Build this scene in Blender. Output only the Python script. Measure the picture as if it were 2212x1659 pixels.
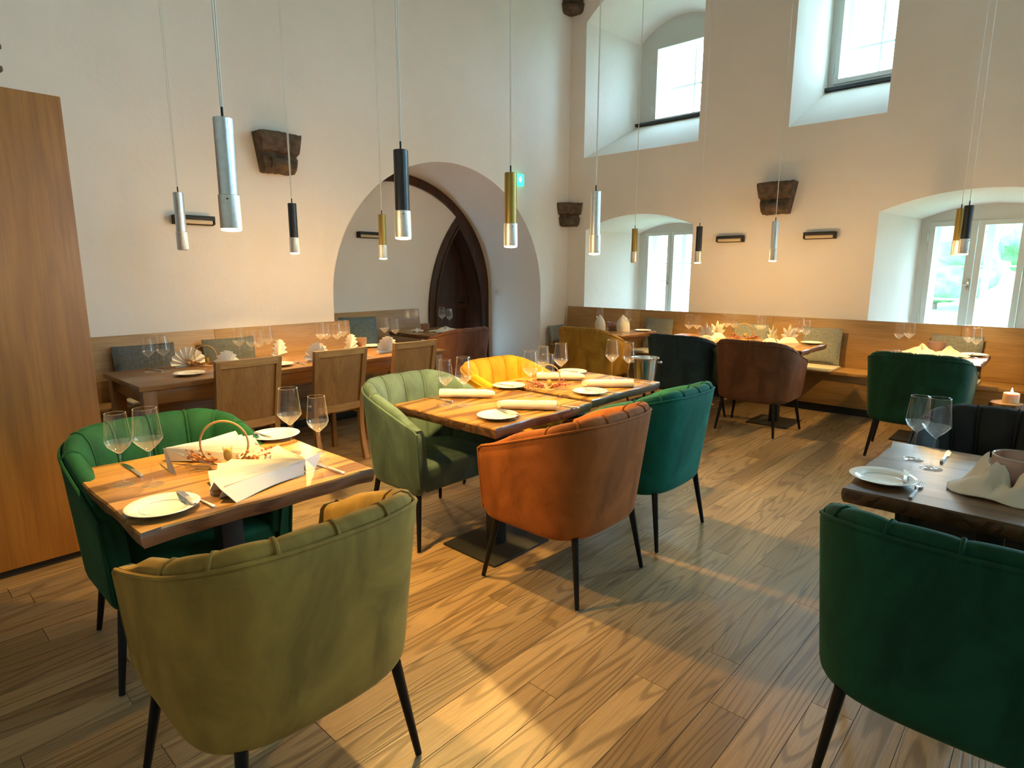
import bpy, bmesh, math, random
from mathutils import Vector, Matrix, geometry
from math import sin, cos, pi, radians, sqrt, atan2

random.seed(7)
for o in list(bpy.data.objects): bpy.data.objects.remove(o)
SC = bpy.context.scene
COL = SC.collection

# ------------------------------------------------------------------ camera
YAW, PITCH, ROLL, FPX = 0.827186, 0.184025, 0.00113, 1309.2
f_ = Vector((sin(YAW)*cos(PITCH), cos(YAW)*cos(PITCH), -sin(PITCH)))
r_ = Vector((cos(YAW), -sin(YAW), 0))
u_ = r_.cross(f_)
R2 = r_*cos(ROLL)+u_*sin(ROLL); U2 = -r_*sin(ROLL)+u_*cos(ROLL)
cd = bpy.data.cameras.new('camera'); cam = bpy.data.objects.new('camera', cd); COL.objects.link(cam)
M = Matrix((R2, U2, -f_)).transposed().to_4x4(); M.translation = (0, 0, 1.5)
cam.matrix_world = M
cd.sensor_fit = 'HORIZONTAL'; cd.sensor_width = 36.0; cd.lens = 36.0*FPX/2212.0
cd.clip_start = 0.05; cd.clip_end = 300
SC.camera = cam

# ------------------------------------------------------------------ world, exposure, daylight portals
SKY = (0.47, 0.765, 1.0); SKY_STRENGTH = 20.0
LAMP_W = 64.0; GLOW_W = 10.0; LAMP_COL = (1.0, 0.60, 0.15); GLOW_COL = (1.0, 0.65, 0.27)
vs = SC.view_settings
vs.view_transform = 'Standard'; vs.look = 'None'; vs.exposure = 0.35; vs.gamma = 1.0; vs.use_curve_mapping = False
cy = SC.cycles
cy.max_bounces = 5; cy.diffuse_bounces = 4; cy.glossy_bounces = 3; cy.transmission_bounces = 4; cy.transparent_max_bounces = 14
cy.caustics_reflective = False; cy.caustics_refractive = False; cy.sample_clamp_indirect = 8.0; cy.use_adaptive_sampling = True; cy.adaptive_threshold = 0.05; cy.use_denoising = True
W = bpy.data.worlds.new('overcast_sky'); SC.world = W; W.use_nodes = True
bg = W.node_tree.nodes['Background']; bg.inputs[0].default_value = (*SKY, 1); bg.inputs[1].default_value = SKY_STRENGTH

WALL_X, WALL_Y, WIN_X = 7.45, 5.72, 8.45        # right wall, left wall, window plane
ROOM_X0, ROOM_Y0, CEIL = -3.2, -6.6, 6.3
# window niches in the right wall: outer opening (y0,y1,z0,z_spring,rise), inner opening, panes
NICHES = [
 dict(n=1, out=(3.707, 5.39, 0.80, 2.09, 0.18), inn=(3.86, 5.08, 0.80, 2.07, 0.13), panes=[(4.592, 4.913), (4.20, 4.487)], pz=(0.88, 2.03), seam=4.54, two=True, vm=None, hm=(1.22, 1.62)),
 dict(n=2, out=(-0.08, 1.622, 0.80, 2.115, 0.17), inn=(0.15, 1.39, 0.80, 2.09, 0.13), panes=[(0.945, 1.255), (0.495, 0.805)], pz=(0.86, 2.0), seam=0.866, two=True, vm=None, hm=(1.18, 1.56)),
 dict(n=3, out=(3.70, 5.45, 3.10, 4.886, 0.36), inn=(3.90, 5.18, 3.65, 4.78, 0.26), panes=[(4.02, 4.888)], pz=(3.71, 4.66), seam=None, two=False, vm=4.43, hm=(4.17,)),
 dict(n=4, out=(1.646, 2.614, 3.10, 5.1, 0.25), inn=(1.60, 2.55, 3.66, 5.05, 0.20), panes=[(1.69, 2.425)], pz=(3.78, 4.95), seam=None, two=False, vm=2.063, hm=(4.17,)),
 dict(n=5, out=(-3.75, -0.75, 0.80, 2.35, 0.3), inn=(-3.6, -0.9, 0.80, 2.3, 0.25), panes=[(-2.2, -1.02), (-3.48, -2.32)], pz=(0.86, 2.25), seam=-2.26, two=True, vm=None, hm=(1.18, 1.7)),  # off-frame windows from here on, added and enlarged to brighten the left wall
 dict(n=6, out=(-2.95, 0.0, 2.80, 5.0, 0.5), inn=(-2.8, -0.15, 3.0, 4.9, 0.45), panes=[(-2.68, -0.27)], pz=(3.08, 4.88), seam=None, two=False, vm=-1.47, hm=(4.0,)),
 dict(n=7, out=(-6.25, -3.3, 2.80, 5.0, 0.5), inn=(-6.1, -3.45, 3.0, 4.9, 0.45), panes=[(-5.98, -3.57)], pz=(3.08, 4.88), seam=None, two=False, vm=-4.77, hm=(4.0,)),
 dict(n=11, out=(-6.5, -4.0, 0.80, 2.35, 0.3), inn=(-6.35, -4.15, 0.80, 2.3, 0.25), panes=[(-5.2, -4.27), (-6.23, -5.33)], pz=(0.86, 2.25), seam=-5.27, two=True, vm=None, hm=(1.18, 1.7)),
]
for nc in NICHES:
    y0, y1, z0, zs, rise = nc['inn']
    ld = bpy.data.lights.new('daylight_portal', 'AREA'); ld.shape = 'RECTANGLE'
    ld.size = y1-y0; ld.size_y = zs+rise-z0; ld.cycles.is_portal = True
    lo = bpy.data.objects.new('daylight_portal', ld); COL.objects.link(lo)
    lo.location = (WIN_X+0.34, (y0+y1)/2, (z0+zs+rise)/2)
    lo.rotation_euler = (radians(90), 0, radians(90))   # area light -Z towards -X

REAR = [(3.2, 4.3, 3.2, 4.7)]    # unseen upper window added behind the camera to brighten the left wall (x0,x1,z0,z1)
for x0, x1, z0, z1 in REAR:
    ld = bpy.data.lights.new('daylight_portal', 'AREA'); ld.shape = 'RECTANGLE'; ld.size = x1-x0; ld.size_y = z1-z0; ld.cycles.is_portal = True
    lo = bpy.data.objects.new('daylight_portal', ld); COL.objects.link(lo); lo.location = ((x0+x1)/2, ROOM_Y0-0.52, (z0+z1)/2); lo.rotation_euler = (radians(90), 0, 0); lo.rotation_euler = (radians(90), 0, pi)

# ------------------------------------------------------------------ materials
def nodes(name):
    m = bpy.data.materials.new(name); m.use_nodes = True
    nt = m.node_tree; b = nt.nodes['Principled BSDF']
    return m, nt, b
def N(nt, typ, **kw):
    n = nt.nodes.new(typ)
    for k, v in kw.items():
        if k.startswith('i_'): n.inputs[k[2:].replace('_', ' ')].default_value = v
        else: setattr(n, k, v)
    return n
def ramp(nt, stops):
    r = nt.nodes.new('ShaderNodeValToRGB'); e = r.color_ramp.elements
    while len(e) < len(stops): e.new(0.5)
    for i, (p, c) in enumerate(stops):
        e[i].position = p; e[i].color = (*c, 1) if len(c) == 3 else c
    return r
def plain(name, col, rough=0.5, metal=0.0, noise=0.0, nscale=20, bump=0.0, emis=None, estr=0, coat=0, spec=None):
    m, nt, b = nodes(name)
    b.inputs['Base Color'].default_value = (*col, 1); b.inputs['Roughness'].default_value = rough; b.inputs['Metallic'].default_value = metal
    if spec is not None: b.inputs['Specular IOR Level'].default_value = spec
    if coat: b.inputs['Coat Weight'].default_value = coat
    if emis: b.inputs['Emission Color'].default_value = (*emis, 1); b.inputs['Emission Strength'].default_value = estr
    if noise or bump:
        tc = N(nt, 'ShaderNodeTexCoord'); nz = N(nt, 'ShaderNodeTexNoise', i_Scale=nscale, i_Detail=5.0)
        nt.links.new(tc.outputs['Object'], nz.inputs['Vector'])
        if noise:
            c0 = tuple(max(0, x*(1-noise)) for x in col); c1 = tuple(min(1, x*(1+noise)) for x in col)
            r = ramp(nt, [(0.3, c0), (0.7, c1)]); nt.links.new(nz.outputs['Fac'], r.inputs['Fac']); nt.links.new(r.outputs['Color'], b.inputs['Base Color'])
        if bump:
            bp = N(nt, 'ShaderNodeBump', i_Strength=bump, i_Distance=0.02); nt.links.new(nz.outputs['Fac'], bp.inputs['Height']); nt.links.new(bp.outputs['Normal'], b.inputs['Normal'])
    return m
def wood(name, dark, mid, light, rough=0.4, axis='X', rings=40, fig=(0.45, 2.6), fine=90, line=0.6, objvar=0.25, bump=0.12, spec=0.5, thin=0.45, dist=0.35):
    """grain = contour lines of a stretched noise field (cathedrals, knots) + fine fibres"""
    m, nt, b = nodes(name); L = nt.links.new
    tc = N(nt, 'ShaderNodeTexCoord'); oi = N(nt, 'ShaderNodeObjectInfo')
    mul = N(nt, 'ShaderNodeMath', operation='MULTIPLY'); mul.inputs[1].default_value = 61.0; L(oi.outputs['Random'], mul.inputs[0])
    add = N(nt, 'ShaderNodeVectorMath', operation='ADD'); L(tc.outputs['Object'], add.inputs[0]); L(mul.outputs[0], add.inputs[1])
    def mp(a, c):
        s = {'X': (a, c, c), 'Y': (c, a, c), 'Z': (c, c, a)}[axis]
        n = N(nt, 'ShaderNodeMapping'); n.inputs['Scale'].default_value = s; L(add.outputs[0], n.inputs['Vector']); return n
    m1 = mp(*fig); n1 = N(nt, 'ShaderNodeTexNoise', i_Scale=1.0, i_Detail=2.5, i_Roughness=0.45, i_Distortion=dist); L(m1.outputs[0], n1.inputs['Vector'])
    k = N(nt, 'ShaderNodeMath', operation='MULTIPLY'); k.inputs[1].default_value = rings; L(n1.outputs['Fac'], k.inputs[0])
    sn = N(nt, 'ShaderNodeMath', operation='SINE'); L(k.outputs[0], sn.inputs[0])
    rr = ramp(nt, [(thin, (0, 0, 0)), (0.98, (1, 1, 1))]); 
    h = N(nt, 'ShaderNodeMath', operation='MULTIPLY_ADD'); h.inputs[1].default_value = 0.5; h.inputs[2].default_value = 0.5; L(sn.outputs[0], h.inputs[0]); L(h.outputs[0], rr.inputs['Fac'])
    m2 = mp(fine*0.03, fine); n2 = N(nt, 'ShaderNodeTexNoise', i_Scale=1.0, i_Detail=4.0, i_Roughness=0.65); L(m2.outputs[0], n2.inputs['Vector'])
    m3 = mp(0.5, 1.3); n3 = N(nt, 'ShaderNodeTexNoise', i_Scale=1.0, i_Detail=2.0); L(m3.outputs[0], n3.inputs['Vector'])
    base = ramp(nt, [(0.32, mid), (0.68, light)]); L(n3.outputs['Fac'], base.inputs['Fac'])
    fr = ramp(nt, [(0.35, (0.68, 0.66, 0.64)), (0.6, (1, 1, 1))]); L(n2.outputs['Fac'], fr.inputs['Fac'])
    mx = N(nt, 'ShaderNodeMix', data_type='RGBA', blend_type='MULTIPLY'); mx.inputs['Factor'].default_value = 0.75; L(base.outputs[0], mx.inputs['A']); L(fr.outputs[0], mx.inputs['B'])
    lf = N(nt, 'ShaderNodeMath', operation='MULTIPLY'); lf.inputs[1].default_value = line; L(rr.outputs[0], lf.inputs[0])
    mx2 = N(nt, 'ShaderNodeMix', data_type='RGBA'); L(lf.outputs[0], mx2.inputs['Factor']); L(mx.outputs['Result'], mx2.inputs['A']); mx2.inputs['B'].default_value = (*dark, 1)
    v = N(nt, 'ShaderNodeMath', operation='MULTIPLY_ADD'); v.inputs[1].default_value = objvar*2; v.inputs[2].default_value = 1-objvar; L(oi.outputs['Random'], v.inputs[0])
    hs = N(nt, 'ShaderNodeHueSaturation'); L(v.outputs[0], hs.inputs['Value']); L(mx2.outputs['Result'], hs.inputs['Color']); L(hs.outputs[0], b.inputs['Base Color'])
    b.inputs['Roughness'].default_value = rough; b.inputs['Specular IOR Level'].default_value = spec
    bp = N(nt, 'ShaderNodeBump', i_Strength=bump, i_Distance=0.004); bp.invert = True; L(rr.outputs[0], bp.inputs['Height']); L(bp.outputs[0], b.inputs['Normal'])
    return m
def velvet(name, col, hi=None, sheen=0.5):
    m, nt, b = nodes(name); L = nt.links.new
    tc = N(nt, 'ShaderNodeTexCoord'); mp = N(nt, 'ShaderNodeMapping'); mp.inputs['Scale'].default_value = (1, 1, 0.6); L(tc.outputs['Object'], mp.inputs[0])
    nz = N(nt, 'ShaderNodeTexNoise', i_Scale=6.0, i_Detail=4.0, i_Roughness=0.6, i_Distortion=0.8); L(mp.outputs[0], nz.inputs['Vector'])
    c0 = tuple(x*0.72 for x in col); c1 = tuple(min(1, x*1.22) for x in col)
    r = ramp(nt, [(0.35, c0), (0.65, c1)]); L(nz.outputs['Fac'], r.inputs['Fac']); L(r.outputs[0], b.inputs['Base Color'])
    b.inputs['Roughness'].default_value = 0.75; b.inputs['Specular IOR Level'].default_value = 0.15
    b.inputs['Sheen Weight'].default_value = sheen; b.inputs['Sheen Roughness'].default_value = 0.35
    b.inputs['Sheen Tint'].default_value = (*(hi or tuple(min(1, x*2.2+0.08) for x in col)), 1)
    n2 = N(nt, 'ShaderNodeTexNoise', i_Scale=700.0, i_Detail=1.0); L(tc.outputs['Object'], n2.inputs['Vector'])
    bp = N(nt, 'ShaderNodeBump', i_Strength=0.12, i_Distance=0.001); L(n2.outputs['Fac'], bp.inputs['Height']); L(bp.outputs[0], b.inputs['Normal'])
    return m
def clear_glass(name, tint=(1, 1, 1), edge=0.6, base=0.04, rough=0.0, frost=0.0, edge_glint=0.0, hb=0.0):
    """thin clear glass: see-through with reflections that grow towards grazing angles"""
    m, nt, b = nodes(name); nt.nodes.remove(b); L = nt.links.new; out = nt.nodes['Material Output']
    tr = N(nt, 'ShaderNodeBsdfTransparent'); tr.inputs[0].default_value = (*tint, 1)
    gl = N(nt, 'ShaderNodeBsdfGlossy'); gl.inputs['Roughness'].default_value = rough
    lw = N(nt, 'ShaderNodeLayerWeight'); lw.inputs['Blend'].default_value = 0.5
    pw = N(nt, 'ShaderNodeMath', operation='POWER'); pw.inputs[1].default_value = 4.0; L(lw.outputs['Facing'], pw.inputs[0])
    ma = N(nt, 'ShaderNodeMath', operation='MULTIPLY_ADD'); ma.inputs[1].default_value = edge; ma.inputs[2].default_value = base; L(pw.outputs[0], ma.inputs[0])
    mx = N(nt, 'ShaderNodeMixShader'); L(ma.outputs[0], mx.inputs[0]); L(tr.outputs[0], mx.inputs[1]); L(gl.outputs[0], mx.inputs[2])
    last = mx
    if edge_glint:  # white mixed in towards grazing edges imitates refracted highlights
        d0 = N(nt, 'ShaderNodeBsdfTranslucent'); d1 = N(nt, 'ShaderNodeBsdfDiffuse')
        for d in (d0, d1): d.inputs[0].default_value = (0.95, 0.95, 0.95, 1)
        am = N(nt, 'ShaderNodeMixShader'); am.inputs[0].default_value = 0.5; L(d0.outputs[0], am.inputs[1]); L(d1.outputs[0], am.inputs[2])
        p2 = N(nt, 'ShaderNodeMath', operation='POWER'); p2.inputs[1].default_value = 7.0; L(lw.outputs['Facing'], p2.inputs[0])
        hf = N(nt, 'ShaderNodeMath', operation='MULTIPLY_ADD'); hf.inputs[1].default_value = edge_glint; hf.inputs[2].default_value = hb; L(p2.outputs[0], hf.inputs[0])
        m4 = N(nt, 'ShaderNodeMixShader'); L(hf.outputs[0], m4.inputs[0]); L(mx.outputs[0], m4.inputs[1]); L(am.outputs[0], m4.inputs[2]); last = mx = m4
    if frost:
        df = N(nt, 'ShaderNodeBsdfTranslucent'); df.inputs[0].default_value = (*tint, 1); d2 = N(nt, 'ShaderNodeBsdfDiffuse'); d2.inputs[0].default_value = (*tint, 1)
        am = N(nt, 'ShaderNodeMixShader'); am.inputs[0].default_value = 0.5; L(df.outputs[0], am.inputs[1]); L(d2.outputs[0], am.inputs[2])
        m3 = N(nt, 'ShaderNodeMixShader'); m3.inputs[0].default_value = frost; L(mx.outputs[0], m3.inputs[1]); L(am.outputs[0], m3.inputs[2]); last = m3
    L(last.outputs[0], out.inputs['Surface'])
    return m
def cloth(name, col, trans=0.25):
    m, nt, b = nodes(name)
    b.inputs['Base Color'].default_value = (*col, 1); b.inputs['Roughness'].default_value = 0.85; b.inputs['Specular IOR Level'].default_value = 0.2
    tc = N(nt, 'ShaderNodeTexCoord'); nz = N(nt, 'ShaderNodeTexNoise', i_Scale=90.0, i_Detail=3.0); nt.links.new(tc.outputs['Object'], nz.inputs['Vector'])
    bp = N(nt, 'ShaderNodeBump', i_Strength=0.1, i_Distance=0.003); nt.links.new(nz.outputs['Fac'], bp.inputs['Height']); nt.links.new(bp.outputs[0], b.inputs['Normal'])
    return m

MT = {}
def plaster():
    m, nt, b = nodes('plaster'); L = nt.links.new
    tc = N(nt, 'ShaderNodeTexCoord')
    n1 = N(nt, 'ShaderNodeTexNoise', i_Scale=0.9, i_Detail=5.0, i_Roughness=0.6); L(tc.outputs['Object'], n1.inputs['Vector'])
    r = ramp(nt, [(0.3, (0.80, 0.72, 0.64)), (0.7, (0.86, 0.785, 0.71))]); L(n1.outputs['Fac'], r.inputs['Fac']); L(r.outputs[0], b.inputs['Base Color'])
    n2 = N(nt, 'ShaderNodeTexNoise', i_Scale=14.0, i_Detail=8.0, i_Roughness=0.6); L(tc.outputs['Object'], n2.inputs['Vector'])
    bp = N(nt, 'ShaderNodeBump', i_Strength=0.12, i_Distance=0.03); L(n2.outputs['Fac'], bp.inputs['Height']); L(bp.outputs[0], b.inputs['Normal'])
    b.inputs['Roughness'].default_value = 0.9; b.inputs['Specular IOR Level'].default_value = 0.15
    return m
MT['plaster'] = plaster()
MT['floor'] = wood('oak_floor', (0.085, 0.048, 0.018), (0.35, 0.215, 0.10), (0.48, 0.315, 0.155), rough=0.36, rings=170, fig=(0.32, 3.6), fine=190, line=0.48, objvar=0.2, bump=0.12, thin=0.66, dist=0.2)
MT['table'] = wood('slab_wood', (0.08, 0.030, 0.007), (0.33, 0.158, 0.040), (0.50, 0.275, 0.075), rough=0.24, rings=40, fig=(0.8, 4.4), fine=80, line=0.75, objvar=0.12, bump=0.08)
MT['tabledark'] = wood('dark_slab_wood', (0.03, 0.012, 0.005), (0.115, 0.055, 0.022), (0.19, 0.095, 0.04), rough=0.3, rings=34, fig=(0.9, 4.0), fine=80, line=0.6, objvar=0.12, bump=0.06, axis='Y')
MT['bark'] = wood('slab_edge', (0.03, 0.012, 0.006), (0.10, 0.045, 0.02), (0.20, 0.10, 0.045), rough=0.5, rings=30, fig=(2.0, 9.0), fine=60, line=0.6, objvar=0.1, bump=0.5)
MT['oak'] = wood('oak_bench', (0.20, 0.10, 0.028), (0.34, 0.185, 0.062), (0.44, 0.25, 0.092), rough=0.42, rings=44, fig=(0.5, 5.0), fine=110, line=0.28, objvar=0.06, bump=0.05)
MT['oakY'] = wood('oak_bench_y', (0.20, 0.10, 0.028), (0.34, 0.185, 0.062), (0.44, 0.25, 0.092), rough=0.42, axis='Y', rings=44, fig=(0.5, 5.0), fine=110, line=0.28, objvar=0.06, bump=0.05)
MT['oakZ'] = wood('oak_veneer', (0.15, 0.068, 0.016), (0.26, 0.13, 0.036), (0.33, 0.17, 0.052), rough=0.45, axis='Z', rings=30, fig=(0.6, 3.2), fine=70, line=0.35, objvar=0.05, bump=0.05)
MT['panel'] = wood('partition_veneer', (0.15, 0.052, 0.007), (0.25, 0.098, 0.014), (0.31, 0.13, 0.022), rough=0.45, axis='Z', rings=40, fig=(0.5, 3.0), fine=70, line=0.3, objvar=0.05, bump=0.05)
MT['tableoak'] = wood('oak_table', (0.14, 0.062, 0.018), (0.23, 0.115, 0.038), (0.32, 0.165, 0.06), rough=0.28, rings=40, fig=(0.5, 4.0), fine=110, line=0.45, objvar=0.05)
MT['darkwood'] = wood('dark_door_wood', (0.010, 0.004, 0.002), (0.035, 0.012, 0.006), (0.06, 0.022, 0.010), rough=0.35, axis='Z', rings=30, fig=(0.6, 5.0), fine=90, line=0.5)
MT['stump'] = wood('log_wood', (0.10, 0.04, 0.015), (0.28, 0.14, 0.06), (0.42, 0.24, 0.11), rough=0.6, axis='Z', rings=30, fig=(1.0, 6.0), fine=60, line=0.5)
MT['black'] = plain('black_metal', (0.012, 0.012, 0.012), 0.38, 0.6)
MT['blackmatt'] = plain('black_matt', (0.010, 0.010, 0.010), 0.6)
MT['steel'] = plain('polished_steel', (0.75, 0.74, 0.72), 0.16, 1.0)
MT['silver'] = plain('satin_silver', (0.62, 0.64, 0.66), 0.34, 0.9, noise=0.06, nscale=60)
MT['silversleeve'] = plain('frosted_sleeve', (0.70, 0.69, 0.66), 0.42, 0.75, noise=0.08, nscale=50)
MT['gold'] = plain('satin_gold', (0.33, 0.225, 0.06), 0.36, 0.85)
MT['blacklac'] = plain('black_lacquer', (0.014, 0.014, 0.016), 0.3)
MT['wire'] = plain('pale_cable', (0.75, 0.70, 0.62), 0.4)
MT['bulb_on'] = plain('lit_diffuser', (1, 1, 1), 0.5, emis=(1.0, 0.83, 0.50), estr=9.0)
MT['bulb_off'] = plain('unlit_diffuser', (0.75, 0.72, 0.70), 0.35)
MT['china'] = plain('white_china', (0.80, 0.78, 0.73), 0.16, coat=0.3)
MT['napkin'] = cloth('napkin_cloth', (0.66, 0.63, 0.57))
MT['linen_grey'] = plain('grey_felt', (0.20, 0.205, 0.19), 0.9, noise=0.2, nscale=60, bump=0.2)
MT['linen_dark'] = plain('charcoal_felt', (0.10, 0.108, 0.105), 0.9, noise=0.2, nscale=60, bump=0.2)
MT['linen_blue'] = plain('blue_grey_felt', (0.085, 0.125, 0.145), 0.9, noise=0.2, nscale=40, bump=0.2)
MT['linen_beige'] = plain('beige_felt', (0.52, 0.47, 0.38), 0.9, noise=0.1, nscale=60, bump=0.2)
MT['stone'] = plain('sandstone', (0.105, 0.07, 0.045), 0.9, noise=0.5, nscale=16, bump=0.7)
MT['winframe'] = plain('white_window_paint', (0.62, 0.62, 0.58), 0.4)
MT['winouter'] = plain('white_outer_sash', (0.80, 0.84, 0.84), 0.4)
MT['slate'] = plain('slate_sill', (0.03, 0.04, 0.045), 0.4, noise=0.2)
MT['wineglass'] = clear_glass('wine_glass', edge=0.8, base=0.06, edge_glint=0.28)
MT['glassbase'] = clear_glass('glass_bowl_base', edge=0.6, base=0.14, edge_glint=0.5, hb=0.10)  # extra white imitates bright reflections of table and napkins
MT['glassrim'] = clear_glass('glass_rim', edge=0.5, base=0.3, edge_glint=0.9)  # whitened to imitate bright refraction along the rim
MT['pane'] = clear_glass('window_pane', tint=(0.97, 1, 1), edge=0.35, base=0.03)
MT['frosted'] = clear_glass('marbled_glass', tint=(0.66, 0.47, 0.37), edge=0.5, base=0.06, rough=0.1, frost=0.38)
MT['wax'] = plain('candle_wax', (0.85, 0.74, 0.55), 0.5)
MT['wax'].node_tree.nodes['Principled BSDF'].inputs['Subsurface Weight'].default_value = 0.3
MT['flame'] = plain('candle_flame', (1, 0.8, 0.4), 0.5, emis=(1, 0.7, 0.3), estr=25)
MT['dried_pink'] = plain('dried_pink_flowers', (0.38, 0.10, 0.065), 0.8, noise=0.4, nscale=30)
MT['dried_orange'] = plain('dried_orange_flowers', (0.42, 0.16, 0.045), 0.8, noise=0.4, nscale=30)
MT['dried_yellow'] = plain('dried_yellow_grass', (0.50, 0.30, 0.06), 0.8, noise=0.3, nscale=30)
MT['rattan'] = plain('hoop_wood', (0.45, 0.25, 0.09), 0.4)
MT['exit'] = plain('exit_green', (0.02, 0.5, 0.3), 0.4, emis=(0.05, 1.0, 0.55), estr=1.3)
MT['exitw'] = plain('exit_white', (0.8, 1, 0.9), 0.4, emis=(0.75, 1.0, 0.9), estr=2.0)
MT['switch'] = plain('white_plastic', (0.72, 0.70, 0.66), 0.4)
MT['sconce_glass'] = plain('sconce_diffuser', (0.58, 0.44, 0.26), 0.4)
MT['seat_grey'] = plain('grey_seat_cloth', (0.16, 0.15, 0.14), 0.9, bump=0.2, nscale=80)
MT['grass'] = plain('meadow_grass', (0.23, 0.32, 0.17), 0.9, noise=0.35, nscale=0.6)
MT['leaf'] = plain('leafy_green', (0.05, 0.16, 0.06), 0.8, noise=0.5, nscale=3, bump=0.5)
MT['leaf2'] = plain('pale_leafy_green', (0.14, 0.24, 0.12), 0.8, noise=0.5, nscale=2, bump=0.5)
MT['trunk'] = plain('tree_bark', (0.10, 0.07, 0.05), 0.9, noise=0.3)
MT['ceiling'] = plain('ceiling_plaster', (0.62, 0.58, 0.52), 0.9)
VEL = {}
for k, c in dict(olive=(0.30, 0.178, 0.040), green=(0.008, 0.062, 0.027), orange=(0.285, 0.085, 0.020), teal=(0.008, 0.105, 0.075), sage=(0.085, 0.135, 0.115),
                 yellow=(0.52, 0.255, 0.015), brown=(0.115, 0.050, 0.026), dgreen=(0.010, 0.055, 0.030), navy=(0.016, 0.034, 0.045), mustard=(0.30, 0.165, 0.025),
                 charcoal=(0.022, 0.024, 0.024), mauve=(0.13, 0.058, 0.040), bottle=(0.008, 0.060, 0.032)).items():
    VEL[k] = velvet('velvet_'+k, c)

# ------------------------------------------------------------------ mesh helpers
def me_from(name, v, f, mat=None, smooth=True, ang=0.7):
    me = bpy.data.meshes.new(name); me.from_pydata([tuple(p) for p in v], [], f); me.update()
    bm = bmesh.new(); bm.from_mesh(me); bmesh.ops.recalc_face_normals(bm, faces=bm.faces); bm.to_mesh(me); bm.free()
    if smooth:
        me.polygons.foreach_set('use_smooth', [True]*len(me.polygons)); me.set_sharp_from_angle(angle=ang)
    if mat: me.materials.append(mat)
    return me
def link(name, me, parent=None, loc=None, rot=None, scale=None):
    o = bpy.data.objects.new(name, me); COL.objects.link(o)
    if parent: o.parent = parent
    if loc is not None: o.location = loc
    if rot is not None: o.rotation_euler = rot if hasattr(rot, '__len__') else (0, 0, rot)
    if scale is not None: o.scale = scale
    return o
def tag(o, label=None, cat=None, group=None, kind=None):
    if label: o['label'] = label
    if cat: o['category'] = cat
    if group: o['group'] = group
    if kind: o['kind'] = kind
    return o
def empty(name, loc=(0, 0, 0), rz=0, label=None, cat=None, group=None, kind=None):
    o = link(name, None, None, loc, rz); o.empty_display_size = 0.05
    return tag(o, label, cat, group, kind)
def copy_tree(o, parent=None):
    c = o.copy(); COL.objects.link(c)
    if parent: c.parent = parent
    for ch in list(o.children): copy_tree(ch, c)
    return c
def place(proto, used, loc, rz=0, label=None, group=None, cat=None):
    o = proto if not used.get(proto.name) else copy_tree(proto)
    used[proto.name] = True
    o.location = loc; o.rotation_euler = (0, 0, rz)
    tag(o, label, cat, group); return o
USED = {}
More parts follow.
